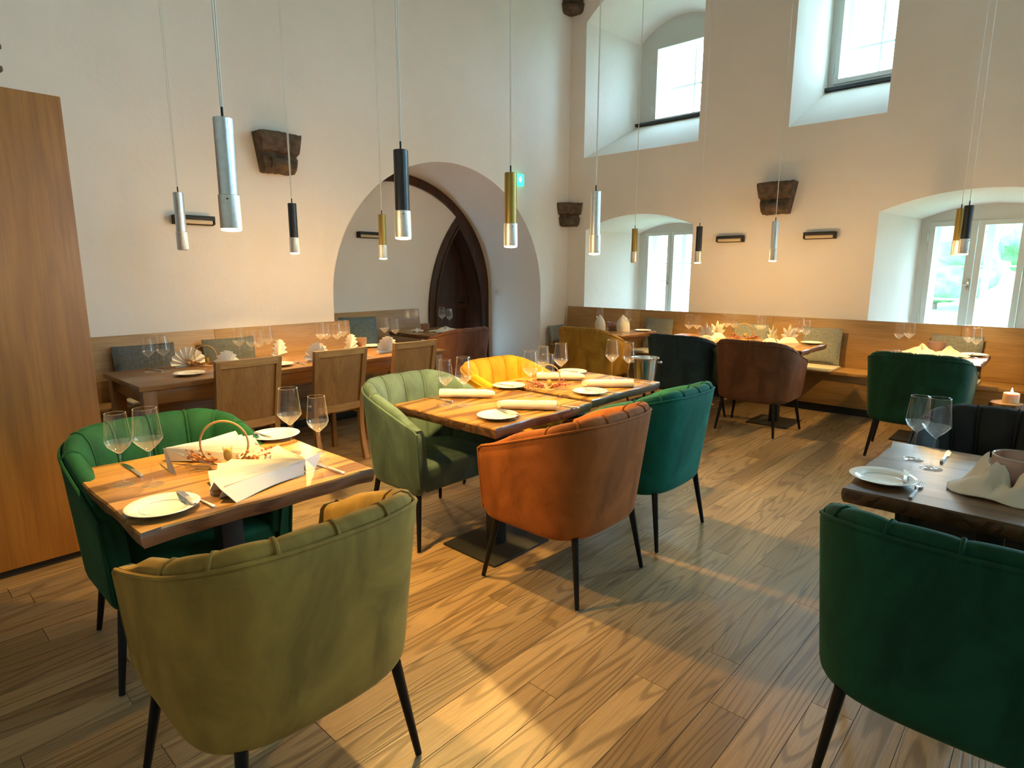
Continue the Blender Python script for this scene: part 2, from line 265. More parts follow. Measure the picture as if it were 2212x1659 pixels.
class MB:
    def __init__(s): s.v = []; s.f = []
    def add(s, v, f):
        n = len(s.v); s.v += [tuple(p) for p in v]; s.f += [[i+n for i in q] for q in f]; return s
    def box(s, x0, x1, y0, y1, z0, z1, c=0.0, tf=None):
        if c <= 0:
            v = [(x, y, z) for x in (x0, x1) for y in (y0, y1) for z in (z0, z1)]
            f = [[0, 1, 3, 2], [4, 6, 7, 5], [0, 4, 5, 1], [2, 3, 7, 6], [0, 2, 6, 4], [1, 5, 7, 3]]
        else:
            bm = bmesh.new(); bmesh.ops.create_cube(bm, size=1.0)
            for q in bm.verts: q.co = ((x0+x1)/2+q.co.x*(x1-x0), (y0+y1)/2+q.co.y*(y1-y0), (z0+z1)/2+q.co.z*(z1-z0))
            bmesh.ops.bevel(bm, geom=bm.edges[:], offset=c, segments=2, profile=0.5, affect='EDGES')
            bm.verts.index_update(); v = [q.co.copy() for q in bm.verts]; f = [[w.index for w in q.verts] for q in bm.faces]; bm.free()
        if tf: v = [tf(Vector(p)) for p in v]
        return s.add(v, f)
    def lathe(s, prof, n=32, c=(0, 0, 0), close=False):
        v = []; f = []; m = len(prof)
        for i in range(n):
            a = 2*pi*i/n
            for r, z in prof: v.append((c[0]+r*cos(a), c[1]+r*sin(a), c[2]+z))
        for i in range(n):
            for j in range(m if close else m-1):
                a, b = i*m+j, i*m+(j+1) % m; k = (i+1) % n
                f.append([a, k*m+j, k*m+(j+1) % m, b])
        if not close:
            for j in (0, m-1):
                if prof[j][0] > 1e-5: f.append([i*m+j for i in range(n)])
        return s.add(v, f)
    def tube(s, pts, rad, n=8, caps=True, closed=False):
        pts = [Vector(p) for p in pts]; m = len(pts)
        rad = rad if hasattr(rad, '__len__') else [rad]*m
        v = []; f = []; up = None
        for i, p in enumerate(pts):
            if closed: t = pts[(i+1) % m]-pts[i-1]
            else: t = pts[min(i+1, m-1)]-pts[max(i-1, 0)]
            t.normalize()
            if up is None:
                up = Vector((0, 0, 1)) if abs(t.z) < 0.9 else Vector((1, 0, 0))
            a = t.cross(up)
            if a.length < 1e-4: a = t.cross(Vector((0.3, 1, 0.2)))
            a.normalize(); b = a.cross(t).normalized(); up = b
            for k in range(n):
                g = 2*pi*k/n; v.append(p+(a*cos(g)+b*sin(g))*rad[i])
        for i in range(m if closed else m-1):
            for k in range(n):
                j = (i+1) % m
                f.append([i*n+k, i*n+(k+1) % n, j*n+(k+1) % n, j*n+k])
        if caps and not closed: f.append(list(range(n))[::-1]); f.append([(m-1)*n+k for k in range(n)])
        return s.add(v, f)
    def loft(s, rings, closed_ring=True, caps=True):
        m = len(rings[0]); v = [p for r in rings for p in r]; f = []
        for i in range(len(rings)-1):
            for k in range(m if closed_ring else m-1):
                f.append([i*m+k, i*m+(k+1) % m, (i+1)*m+(k+1) % m, (i+1)*m+k])
        if caps and closed_ring: f.append(list(range(m))[::-1]); f.append([(len(rings)-1)*m+k for k in range(m)])
        return s.add(v, f)
    def blob(s, c, r, seed=0, amp=0.25, sub=2, sc=(1, 1, 1)):
        bm = bmesh.new(); bmesh.ops.create_icosphere(bm, subdivisions=sub, radius=1); rn = random.Random(seed)
        ph = [rn.uniform(0, 6.28) for _ in range(6)]
        for q in bm.verts:
            d = 1+amp*(sin(5*q.co.x+ph[0])*sin(4*q.co.y+ph[1])+0.6*sin(9*q.co.z+ph[2])*sin(8*q.co.x+ph[3]))
            q.co = Vector((c[0]+q.co.x*r*d*sc[0], c[1]+q.co.y*r*d*sc[1], c[2]+q.co.z*r*d*sc[2]))
        bm.verts.index_update(); v = [q.co.copy() for q in bm.verts]; f = [[w.index for w in q.verts] for q in bm.faces]; bm.free()
        return s.add(v, f)
    def mesh(s, name, mat, smooth=True, ang=0.7): return me_from(name, s.v, s.f, mat, smooth, ang)
    def build(s, name, mat, parent=None, loc=None, rot=None, smooth=True, ang=0.7): return link(name, s.mesh(name, mat, smooth, ang), parent, loc, rot)

def holes(outer, hl, tf):
    """polygon with holes -> verts, faces; points are 2-D, tf maps to 3-D"""
    loops = [[Vector((a, b, 0)) for a, b in outer]]+[[Vector((a, b, 0)) for a, b in h] for h in hl]
    tris = geometry.tessellate_polygon(loops)
    pts = [p for l in loops for p in l]
    return [tf(p.x, p.y) for p in pts], [list(t) for t in tris]

# ================================================================== SETTING
# ---- floor: planks along X
tag(link('floor', me_from('floor', [(ROOM_X0, ROOM_Y0, -0.022), (WIN_X, ROOM_Y0, -0.022), (WIN_X, 6.9, -0.022), (ROOM_X0, 6.9, -0.022)], [[0, 1, 2, 3]], MT['blackmatt'], False)), kind='structure')
floor = bpy.data.objects['floor']
PW = 0.1345; LENS = [0.9, 1.2, 1.5, 1.8, 2.1]
PM = {}
for L in LENS:
    b = MB(); c = 0.0005; g = 0.0010
    x1 = L/2-g; y1 = PW/2-g
    v = [(-x1, -y1, -0.02), (x1, -y1, -0.02), (x1, y1, -0.02), (-x1, y1, -0.02), (-x1, -y1, -c), (x1, -y1, -c), (x1, y1, -c), (-x1, y1, -c),
         (-x1+c, -y1+c, 0), (x1-c, -y1+c, 0), (x1-c, y1-c, 0), (-x1+c, y1-c, 0)]
    fs = [[8, 9, 10, 11]]+[[i, (i+1) % 4, 4+(i+1) % 4, 4+i] for i in range(4)]+[[4+i, 4+(i+1) % 4, 8+(i+1) % 4, 8+i] for i in range(4)]
    b.add(v, fs); PM[L] = b.mesh('plank', MT['floor'], False)
rest = MB(); rp = random.Random(3); cand = []
y = ROOM_Y0+PW/2; row = 0
# row phase chosen so that joints fall at y = 0.777 + k*PW
off = (0.777-ROOM_Y0) % PW; y = ROOM_Y0+off-PW/2
while y < 6.85:
    x = ROOM_X0-rp.uniform(0, 1.8)
    while x < WIN_X:
        L = rp.choice(LENS); cx = x+L/2
        fwd = cx*0.736+y*0.677
        vis = (-0.6 < cx < 7.3 and -0.5 < y < 5.4 and fwd > 1.0 and abs(-y*0.736+cx*0.677) < fwd*0.95+0.8)
        cand.append((fwd if vis else 99, cx, y, L)); x += L
    y += PW
cand.sort()
for i, (d, cx, yy, L) in enumerate(cand):
    if i < 300 and d < 90:
        link('plank', PM[L], floor, (cx, yy, 0))
    else:
        me = PM[L]; rest.add([(p.co.x+cx, p.co.y+yy, p.co.z) for p in me.vertices], [list(q.vertices) for q in me.polygons])
o = rest.build('plank_field', MT['floor'], floor, smooth=False); o['kind'] = 'stuff'

# ---- left wall with barrel-vaulted recess
AC, AW, AZ, AR, RD = 5.14, 1.69, 1.20, 1.58, 6.82
arch = [(AC-AW, 0.0)]+[(AC-AW*cos(a), AZ+AR*sin(a)) for a in [pi*i/48 for i in range(49)]]+[(AC+AW, 0.0)]
b = MB()
b.add(*holes([(ROOM_X0, 0), (arch[0][0], 0)]+arch[1:-1]+[(arch[-1][0], 0), (WALL_X, 0), (WALL_X, CEIL), (ROOM_X0, CEIL)], [], lambda x, z: (x, WALL_Y, z)))
b.loft([[(x, WALL_Y, z) for x, z in arch], [(x, RD, z) for x, z in arch]], closed_ring=False)
tag(b.build('wall_left', MT['plaster'], ang=0.5), kind='structure')
# recess back wall with the pointed door opening
DC, DH, DA = 6.21, 0.565, 2.27
def gothic(c, hw, apex, z0=0.0, spring=0.85, n=12):
    h = apex-spring; R = (hw*hw+h*h)/(2*hw)     # circle through springing (vertical tangent) and apex
    pts = [(c-hw, z0)]
    for i in range(n+1):
        z = spring+h*i/n; x = c-hw+R-sqrt(max(R*R-(z-spring)**2, 0)); pts.append((x, z))
    rt = [(2*c-x, z) for x, z in pts[::-1][1:]]
    return pts+rt
dop = gothic(DC, DH, DA)
b = MB(); b.add(*holes([(3.3, 0)]+dop+[(6.95, 0), (6.95, 2.9), (3.3, 2.9)], [], lambda x, z: (x, RD, z)))
tag(b.build('wall_recess', MT['plaster']), kind='structure')
# arched dark trim where vault meets back wall
b = MB(); ri = []; 
for a in [pi*i/48 for i in range(49)]:
    ex, ez = cos(a), sin(a); o_ = (AC-(AW-0.002)*ex, AZ+(AR-0.002)*ez); i_ = (AC-(AW-0.12)*ex, AZ+(AR-0.12)*ez)
    ri.append([(o_[0], RD-0.001, o_[1]), (o_[0], RD-0.035, o_[1]), (i_[0], RD-0.035, i_[1]), (i_[0], RD-0.001, i_[1])])
ri = [[(p[0], p[1], 0.0) for p in ri[0]]]+ri+[[(p[0], p[1], 0.0) for p in ri[-1]]]
b.loft(ri); tag(b.build('trim_1', MT['darkwood'], ang=0.4), kind='structure')
# pointed door: frame, recessed leaf with panels
door = empty('door_1', (DC, RD, 0), kind='structure')
def goth_band(hw0, ap0, hw1, ap1, ya, yb, mat, name, par):
    A = gothic(0, hw0, ap0); B = gothic(0, hw1, ap1); b = MB()
    b.loft([[(p[0], ya, p[1]), (p[0], yb, p[1]), (q[0], yb, q[1]), (q[0], ya, q[1])] for p, q in zip(A, B)])
    return b.build(name, mat, par, ang=0.5)
goth_band(DH+0.015, DA+0.02, DH-0.10, DA-0.13, -0.045, 0.30, MT['darkwood'], 'door_frame', door)
goth_band(DH-0.085, DA-0.11, DH-0.115, DA-0.155, -0.06, 0.0, MT['darkwood'], 'frame_moulding', door)
b = MB(); g = gothic(0, DH-0.09, DA-0.12)
b.loft([[(x, 0.24, z) for x, z in g], [(x, 0.30, z) for x, z in g]]); b.build('leaf', MT['darkwood'], door, ang=0.4)
g = gothic(0, DH-0.19, DA-0.30, z0=1.02, spring=1.1)
b = MB(); b.loft([[(x, 0.24, z) for x, z in g], [(x*0.96, 0.222, 1.02+(z-1.02)*0.97) for x, z in g]]); b.build('panel', MT['darkwood'], door, ang=0.4)
MB().box(-0.38, 0.38, 0.222, 0.24, 0.15, 0.92, 0.006).build('panel', MT['darkwood'], door)
b = MB(); b.tube([(0.30, 0.235, 1.02), (0.30, 0.18, 1.02), (0.20, 0.175, 1.02)], 0.009); b.build('door_handle', MT['black'], door)

# ---- right wall with niches
def opening(o, n=16):
    y0, y1, z0, zs, rise = o; h = (y1-y0)/2; R = (h*h+rise*rise)/(2*rise); a0 = math.asin(h/R); cy = (y0+y1)/2; cz = zs+rise-R
    return [(y0, z0)]+[(cy-R*sin(a0-2*a0*i/n)*1.0, cz+R*cos(a0-2*a0*i/n)) for i in range(n+1)]+[(y1, z0)]
b = MB()
b.add(*holes([(ROOM_Y0, 0), (WALL_Y, 0), (WALL_Y, CEIL), (ROOM_Y0, CEIL)], [opening(nc['out']) for nc in NICHES], lambda y, z: (WALL_X, y, z)))
for nc in NICHES:
    A = opening(nc['out']); B = opening(nc['inn'])
    b.loft([[(WALL_X, y, z) for y, z in A], [(WIN_X, y, z) for y, z in B]], caps=False)
    C = opening(nc['inn'])     # outer reveal
    b.loft([[(WIN_X, y, z) for y, z in C], [(WIN_X+0.36, y, z) for y, z in C]], caps=False)
b.add(*holes([(ROOM_Y0-0.6, -3), (WALL_Y+1.3, -3), (WALL_Y+1.3, CEIL+0.6), (ROOM_Y0-0.6, CEIL+0.6)], [opening(nc['inn']) for nc in NICHES], lambda y, z: (WIN_X+0.36, y, z)))
tag(b.build('wall_right', MT['plaster'], ang=0.45), kind='structure')
# ---- remaining shell (behind the camera)
b = MB(); rh = [[(x0, z0), (x0, z1), (x1, z1), (x1, z0)] for x0, x1, z0, z1 in REAR]
for yy in (ROOM_Y0, ROOM_Y0-0.5): b.add(*holes([(ROOM_X0, 0), (WALL_X, 0), (WALL_X, CEIL), (ROOM_X0, CEIL)], rh, lambda x, z, yy=yy: (x, yy, z)))
for h in rh: b.loft([[(x, ROOM_Y0, z) for x, z in h], [(x, ROOM_Y0-0.5, z) for x, z in h]], caps=False)
tag(b.build('wall_rear', MT['plaster'], smooth=False), kind='structure')
for i, (x0, x1, z0, z1) in enumerate(REAR):
    w = empty('window_%d' % (8+i), (0, ROOM_Y0-0.4, 0), kind='structure')  # frame and pane for the added, unseen rear window
    fr = MB()
    for a in (x0, x1-0.06, (x0+x1)/2-0.03): fr.box(a, a+0.06, 0, 0.05, z0, z1)
    for a in (z0, z1-0.06, (z0+z1)/2-0.02): fr.box(x0, x1, 0.005, 0.045, a, a+0.06)
    fr.build('window_frame', MT['winframe'], w, smooth=False)
    link('glass_pane', me_from('glass_pane', [(x0, 0.025, z0), (x1, 0.025, z0), (x1, 0.025, z1), (x0, 0.025, z1)], [[0, 1, 2, 3]], MT['pane'], False), w)
for nm, v in (('wall_entrance', [(ROOM_X0, ROOM_Y0, 0), (ROOM_X0, WALL_Y, 0), (ROOM_X0, WALL_Y, CEIL), (ROOM_X0, ROOM_Y0, CEIL)]),):
    tag(link(nm, me_from(nm, v, [[0, 1, 2, 3]], MT['plaster'], False)), kind='structure')
tag(link('ceiling', me_from('ceiling', [(ROOM_X0, ROOM_Y0, CEIL), (WALL_X, ROOM_Y0, CEIL), (WALL_X, WALL_Y, CEIL), (ROOM_X0, WALL_Y, CEIL)], [[0, 1, 2, 3]], MT['ceiling'], False)), kind='structure')

# ---- windows
def rect(y0, y1, z0, z1): return [(y0, z0), (y0, z1), (y1, z1), (y1, z0)]
for nc in NICHES:
    w = empty('window_%d' % nc['n'], (WIN_X, 0, 0), kind='structure')
    I = opening(nc['inn']); z0, z1 = nc['pz']; fw = 0.055
    # fixed frame plate: opening minus one rectangle holding the casements
    ya = min(p[0] for p in nc['panes'])-fw; yb = max(p[1] for p in nc['panes'])+fw
    zb = max(z0-fw, I[0][1]+0.005)
    hole = rect(ya, yb, zb, z1+fw)
    b = MB(); v, f = holes(I, [hole], lambda y, z: (0.0, y, z)); b.add(v, f)
    v, f = holes(I, [hole], lambda y, z: (0.07, y, z)); b.add(v, f)
    b.loft([[(0, y, z) for y, z in hole], [(0.07, y, z) for y, z in hole]], caps=False)
    b.build('window_frame', MT['winframe'], w, smooth=False)
    edges = [ya, yb] if not nc['two'] else [ya, nc['seam'], yb]
    pans = sorted(nc['panes'])
    for i, (p0, p1) in enumerate(pans):
        s0, s1 = edges[i]+0.003, edges[i+1]-0.003
        sash = MB(); O = rect(s0, s1, zb+0.003, z1+fw-0.003); H = rect(p0, p1, z0, z1)
        for x in (-0.018, 0.04):
            v, f = holes(O, [H], lambda y, z, x=x: (x, y, z)); sash.add(v, f)
        sash.loft([[(-0.018, y, z) for y, z in H], [(0.04, y, z) for y, z in H]], caps=False)
        sash.loft([[(-0.018, y, z) for y, z in O], [(0.04, y, z) for y, z in O]], caps=False)
        so = sash.build('casement', MT['winframe'], w, smooth=False)
        link('glass_pane', me_from('glass_pane', [(0.015, p0, z0), (0.015, p1, z0), (0.015, p1, z1), (0.015, p0, z1)], [[0, 1, 2, 3]], MT['pane'], False), so)
        if nc['two'] and i == 1:
            h = MB(); zz = 1.36; h.box(-0.03, -0.018, s0+0.012, s0+0.04, zz-0.06, zz+0.06, 0.004); h.tube([(-0.03, s0+0.026, zz), (-0.06, s0+0.026, zz), (-0.062, s0+0.11, zz)], 0.008)
            h.build('window_handle', MT['steel'], so)
        if i == len(pans)-1:
            for zz in (z0+0.12, z1-0.12):
                h = MB(); h.tube([(-0.022, s1+0.012, zz-0.05), (-0.022, s1+0.012, zz+0.05)], 0.011); h.build('hinge', MT['winframe'], so)
    # outer sash with glazing bars, its panes
    osz = MB(); y0, y1 = nc['inn'][0]+0.06, nc['inn'][1]-0.06; xo = 0.26; bars = []
    zt = z1+0.02; zl = max(z0-0.06, nc['inn'][2]+0.01)
    t = 0.05
    osz.box(xo, xo+0.05, y0, y0+t+0.04, zl, zt+0.06); osz.box(xo, xo+0.05, y1-t-0.04, y1, zl, zt+0.06); osz.box(xo, xo+0.05, y0, y1, zt, zt+0.14); osz.box(xo, xo+0.05, y0, y1, zl, zl+t)
    vb = [(y0+y1)/2] if nc['vm'] is None else [nc['vm']]
    for q in vb: osz.box(xo+0.005, xo+0.045, q-(0.035 if nc['two'] else 0.010), q+(0.035 if nc['two'] else 0.010), zl, zt)
    for q in nc['hm']: osz.box(xo+0.008, xo+0.042, y0, y1, q-0.011, q+0.011)
    os_ = osz.build('outer_sash', MT['winouter'], w, smooth=False)
    link('glass_pane', me_from('glass_pane', [(xo+0.025, y0, zl), (xo+0.025, y1, zl), (xo+0.025, y1, zt), (xo+0.025, y0, zt)], [[0, 1, 2, 3]], MT['pane'], False), os_)
    if not nc['two']:
        MB().box(-0.07, 0.0, nc['inn'][0]-0.06, nc['inn'][1]+0.10, nc['inn'][2]-0.012, nc['inn'][2]+0.028, 0.004).build('window_sill', MT['slate'], w)

# ================================================================== OUTSIDE
b = MB(); nx, ny = 26, 30; gv = []; gf = []
for i in range(nx):
    for j in range(ny):
        x = 8.9+i*i*0.16; y = -30+j*2.3
        z = -1.6-0.05*min(x-8.9, 20)+max(0, x-36)*0.16+0.3*sin(x*0.3)*sin(y*0.27)
        gv.append((x, y, z))
for i in range(nx-1):
    for j in range(ny-1): gf.append([i*ny+j, (i+1)*ny+j, (i+1)*ny+j+1, i*ny+j+1])
tag(link('meadow_ground', me_from('meadow_ground', gv, gf, MT['grass'])), 'sloping green meadow seen through the lower windows', 'meadow', kind='structure')
rs = random.Random(11)
def bush(loc, r, seed, label, mat, h=0.7, trunk=0):
    e = empty('garden_tree' if trunk else 'garden_bush', loc, 0, label, 'tree' if trunk else 'bush', 'greenery outside the lower windows')
    b = MB(); rr = random.Random(seed)
    for k in range(7):
        a = rr.uniform(0, 6.28); q = r*rr.uniform(0.2, 0.6)
        b.blob((q*cos(a), q*sin(a), trunk+r*h*rr.uniform(0.5, 1.2)), r*rr.uniform(0.4, 0.65), seed+k, 0.12, 3, (1, 1, h))
    b.build('foliage', mat, e)
    t = MB(); t.tube([(0, 0, -0.5), (0, 0, trunk+r*0.5)], [r*0.1, r*0.05]); t.build('trunk', MT['trunk'], e)
bush((24, 5.3, -2.6), 1.5, 1, 'dark round hedge bush nearest the left pane of the right-hand lower window', MT['leaf'])
bush((25, 2.1, -2.6), 1.7, 2, 'wide low hedge bush in the middle of the right-hand lower window', MT['leaf'])
bush((24, -0.9, -2.6), 1.2, 3, 'small hedge bush at the right edge of the right-hand lower window', MT['leaf'])
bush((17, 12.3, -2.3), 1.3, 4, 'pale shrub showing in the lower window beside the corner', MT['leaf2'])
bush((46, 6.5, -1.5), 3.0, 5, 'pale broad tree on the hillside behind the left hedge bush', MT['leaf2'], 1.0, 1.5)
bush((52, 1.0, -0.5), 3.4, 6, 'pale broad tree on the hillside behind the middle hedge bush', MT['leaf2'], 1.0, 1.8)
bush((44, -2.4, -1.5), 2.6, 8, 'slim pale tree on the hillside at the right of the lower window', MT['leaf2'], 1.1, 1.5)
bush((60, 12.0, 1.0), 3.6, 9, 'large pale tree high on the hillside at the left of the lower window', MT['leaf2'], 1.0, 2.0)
bush((16, 2.3, -2.1), 0.6, 10, 'tiny shrub on the lawn in front of the hedge bushes', MT['leaf'])

# ================================================================== TUB CHAIRS
CW, CF, CD, CY, CN = 0.362, 0.295, 0.34, -0.04, 2.9
def _upath():
    pts = []
    for i in range(9): pts.append((-CW, CF+(CY-CF)*i/9))
    for i in range(41):
        a = (pi/2)*i/40
        pts.append((-CW*max(cos(a), 0)**(2/CN), CY-(CD+CY)*sin(a)**(2/CN)))
    pts += [(-x, y) for x, y in pts[::-1][1:]]
    # resample by arc length
    L = [0]
    for i in range(1, len(pts)): L.append(L[-1]+math.dist(pts[i], pts[i-1]))
    def at(t):
        s = min(max(t, 0), 1)*L[-1]
        for i in range(1, len(L)):
            if L[i] >= s-1e-9:
                k = (s-L[i-1])/max(L[i]-L[i-1], 1e-9); return (pts[i-1][0]+(pts[i][0]-pts[i-1][0])*k, pts[i-1][1]+(pts[i][1]-pts[i-1][1])*k)
        return pts[-1]
    return at, L[-1]
UAT, ULEN = _upath()
def sstep(a, b, x):
    t = min(max((x-a)/(b-a), 0), 1); return t*t*(3-2*t)
def ztop(t):
    x, y = UAT(t); k = min(max((0.30-y)/0.62, 0), 1); return 0.675+0.175*(0.75*k+0.25*k*k*(3-2*k))
def unorm(t):
    a = UAT(max(t-0.01, 0)); b = UAT(min(t+0.01, 1)); dx, dy = b[0]-a[0], b[1]-a[1]; l = math.hypot(dx, dy)
    return (-dy/l, dx/l)      # inward (path runs left front -> back -> right front)
def upt(t, z, inset=0.0):
    x, y = UAT(t); nx, ny = unorm(t); q = (0.85-z)/0.54
    x *= 1-0.10*q; y *= (1-0.21*q) if y < 0 else (1-0.06*q)
    return (x+nx*inset, y+ny*inset, z)
ZB, RB = 0.305, 0.05
def make_chair(key):
    m = VEL[key]; root = empty('tub_chair')
    NT = 72
    rings = []
    for i in range(NT+1):
        t = i/NT; d = min(t, 1-t)*ULEN; zt = ztop(t)
        zb = ZB+(0.06-sqrt(max(0.06**2-(0.06-d)**2, 0)) if d < 0.06 else 0)
        zt2 = zt-(0.03-sqrt(max(0.03**2-(0.03-d)**2, 0)) if d < 0.03 else 0)
        r = []
        for k in range(5):
            a = (pi/2)*k/4; z = zb+RB-RB*cos(a); ins = RB-RB*sin(a); r.append(upt(t, z, ins*0.75))
        for k in range(1, 7): r.append(upt(t, zb+RB+(zt2-0.012-zb-RB)*k/6, 0))
        r.append(upt(t, zt2-0.003, 0.004)); r.append(upt(t, zt2, 0.012)); r.append(upt(t, zt2, 0.035))
        r.append(upt(t, (zt2+zb)/2, 0.045)); r.append(upt(t, zb+0.02, 0.055))
        rings.append(r)
    b = MB(); b.loft(rings); b.build('shell', m, root, ang=0.9)
    # padded channels inside, rolling over the top edge
    bounds = [0.0, 0.235, 0.325, 0.4125, 0.5, 0.5875, 0.675, 0.765, 1.0]
    def prof(t, bl, fr):
        zt = ztop(t); q = 0.75+0.25*fr; z0 = 0.43
        d = min(t, 1-t)*ULEN; hz = (0.80+0.20*bl)*sstep(0.04, 0.26, d)
        P = [(0.012, zt-0.012), (0.014, zt+0.012*hz+0.003), (0.026, zt+0.028*hz+0.003), (0.046, zt+0.034*hz+0.003), (0.066*q, zt+0.024*hz+0.001), (0.080*q+0.006*bl, zt-0.01),
             (0.086*q+0.014*bl, zt-0.06), (0.088*q+0.018*bl, (zt+z0)/2), (0.095*q+0.012*bl, z0), (0.03, z0), (0.03, zt-0.05)]
        return [upt(t, z, a) for a, z in P]
    for c in range(8):
        t0, t1 = bounds[c], bounds[c+1]; n = 12 if c in (0, 7) else 8; rg = []
        for i in range(n+1):
            u = i/n; t = t0+(t1-t0)*u
            bl = (max(sin(pi*u), 0))**0.5
            if c == 0: bl = (max(sin(pi*min(0.5, (1-u)*2.2)), 0))**0.45 if u > 0.5 else 1.0
            if c == 7: bl = (max(sin(pi*min(0.5, u*2.2)), 0))**0.45 if u < 0.5 else 1.0
            d = min(t, 1-t)*ULEN; fr = sstep(0.0, 0.2, d)
            if d < 0.03: bl *= 0.3+0.7*d/0.03
            rg.append(prof(min(max(t, 0.008), 0.992), bl, fr))
        p = MB(); p.loft(rg); p.build('back_channel', m, root, ang=1.2)
    for t in bounds[1:-1]:
        P = prof(t, 0.30, 1.0); P = [upt(t, ztop(t)-0.006, 0.002)]+P[1:9]
        p = MB(); p.tube([Vector(q) for q in P], 0.006, 6); p.build('seam_cord', m, root)
    # edge piping
    path = []
    for k in range(6): path.append(upt(0.0, ZB+0.06+(ztop(0)-0.05-ZB-0.06)*k/5, 0.004))
    for i in range(0, 65):
        t = i/64; d = min(t, 1-t)*ULEN; path.append(upt(t, ztop(t)+0.001-(0.012 if d < 0.012 else 0), 0.004))
    for k in range(6): path.append(upt(1.0, ztop(0)-0.05-(ztop(0)-0.05-ZB-0.06)*k/5, 0.004))
    p = MB(); p.tube(path, 0.0065, 7); p.build('edge_piping', m, root)
    # seat cushion
    outl = [upt(i/36, 0.42, 0.065) for i in range(37)]
    outl = [(x, min(y, 0.262), 0) for x, y, z in outl]
    lv = [(0.315, 0.90), (0.32, 0.95), (0.34, 1.0), (0.44, 1.0), (0.462, 0.975), (0.472, 0.90), (0.476, 0.6), (0.478, 0.25)]
    s = MB(); s.loft([[(x*k, 0.02+(y-0.02)*k, z) for x, y, _ in outl] for z, k in lv]); s.build('seat', m, root, ang=0.9)
    for sx in (-1, 1):
        for (tx, ty, bx, by) in ((0.235, -0.215, 0.275, -0.265), (0.285, 0.215, 0.335, 0.27)):
            l = MB(); l.tube([(sx*tx, ty, 0.325), (sx*bx, by, 0.008)], [0.0175, 0.0105], 12); lo = l.build('leg', MT['black'], root)
            g = MB(); g.lathe([(0.0, 0.0), (0.0095, 0.0), (0.0095, 0.009), (0.0, 0.009)], 10, (sx*bx, by, 0)); g.build('foot_glide', MT['steel'], lo)
    return root
def mesh_swap(root, key):
    """copy of a chair tree in another velvet"""
    c = copy_tree(root)
    def rec(o):
        if o.type == 'MESH' and o.data.materials[0].name.startswith('velvet'):
            o.data = o.data.copy(); o.data.materials[0] = VEL[key]
        for ch in o.children: rec(ch)
    rec(c); return c
CHAIRS = [
 ('olive', (0.75, 1.605), 0, 'olive velvet tub chair seen from behind in the left foreground'),
 ('green', (0.81, 2.60), pi, 'emerald velvet tub chair behind the left square table, beside the wooden panel'),
 ('orange', (2.30, 1.73), 0, 'rust orange velvet tub chair at the near side of the middle table'),
 ('teal', (3.05, 1.755), 0, 'teal velvet tub chair next to the rust orange chair'),
 ('sage', (2.24, 2.70), pi, 'pale sage velvet tub chair at the far side of the middle table'),
 ('yellow', (3.08, 2.78), pi, 'bright yellow velvet tub chair at the far side of the middle table'),
 ('bottle', (2.00, 0.12), -pi/2, 'dark bottle green velvet tub chair filling the lower right corner'),
 ('charcoal', (3.24, 0.12), pi/2, 'charcoal velvet tub chair across the table at the right edge'),
 ('brown', (5.775, 2.13), -pi/2, 'brown velvet tub chair facing the window bench'),
 ('dgreen', (5.77, 0.84), -pi/2, 'dark green velvet tub chair facing the bench below the right-hand window'),
 ('navy', (5.77, 2.87), -pi/2, 'dark navy velvet tub chair beside the brown one at the window bench'),
 ('mustard', (5.78, 4.05), -pi/2, 'mustard velvet tub chair facing the corner table at the window bench'),
 ('mauve', (4.64, 5.16), 0, 'reddish brown velvet tub chair in front of the arched recess'),
]
proto = make_chair('olive')
rest_ch = [mesh_swap(proto, c[0]) for c in CHAIRS[1:]]
for root, (k, (x, y), rz, lab) in zip([proto]+rest_ch, CHAIRS):
    root.location = (x, y, 0); root.rotation_euler = (0, 0, rz); tag(root, lab, 'chair', 'velvet tub chairs')

# ================================================================== SQUARE PEDESTAL TABLES
def slab(seed, w=0.80, d=0.80, th=0.052, wob=0.006, lip=0.012):
    rr = random.Random(seed); ph = [rr.uniform(0, 6.28) for _ in range(8)]; n = 14
    base = []
    for s_ in range(4):
        for i in range(n):
            u = -0.5+i/n
            wv = wob*(sin(u*9+ph[s_])+0.6*sin(u*23+ph[s_+4])) if s_ in (0, 2) else wob*0.4*sin(u*11+ph[s_])
            e = 0.5
            p = {0: (u*w, -d/2-wv), 1: (w/2+wv, u*d), 2: (-u*w, d/2+wv), 3: (-w/2-wv, -u*d)}[s_]
            base.append(p)
    def ring(z, ins, jit):
        out = []
        for i, (x, y) in enumerate(base):
            l = math.hypot(x, y); j = jit*sin(i*1.7+ph[i % 8]); k = 1-(ins+j)/l; out.append((x*k, y*k, z))
        return out
    return [ring(-th, lip, 0.004), ring(-th*0.75, lip*0.4, 0.003), ring(-th*0.4, 0.0, 0.002), ring(-0.006, 0.001, 0.0), ring(0.0, 0.006, 0.0)]
def square_table(loc, label, seed, plate=None, top=None, dims=(0.80, 0.80)):
    x, y = loc; root = empty('pedestal_table', (x, y, 0), 0, label, 'table', 'square slab tables')
    rg = slab(seed, *dims); b = MB(); b.loft(rg)
    o = b.build('tabletop', MT['table'] if top is None else top, root, (0, 0, 0.76), ang=0.5)
    o.data.materials.append(MT['bark'])
    for p in o.data.polygons:
        if p.normal.z < 0.5: p.material_index = 1
    px, py = plate if plate else (0, 0)
    MB().box(px-0.22, px+0.22, py-0.20, py+0.20, 0.0, 0.012, 0.003).build('base_plate', MT['blackmatt'], root)
    MB().box(px-0.04, px+0.04, py-0.04, py+0.04, 0.012, 0.685, 0.003).build('column', MT['blackmatt'], root)
    MB().box(px-0.16, px+0.16, py-0.16, py+0.16, 0.685, 0.708, 0.002).build('mounting_plate', MT['blackmatt'], root)
    return root
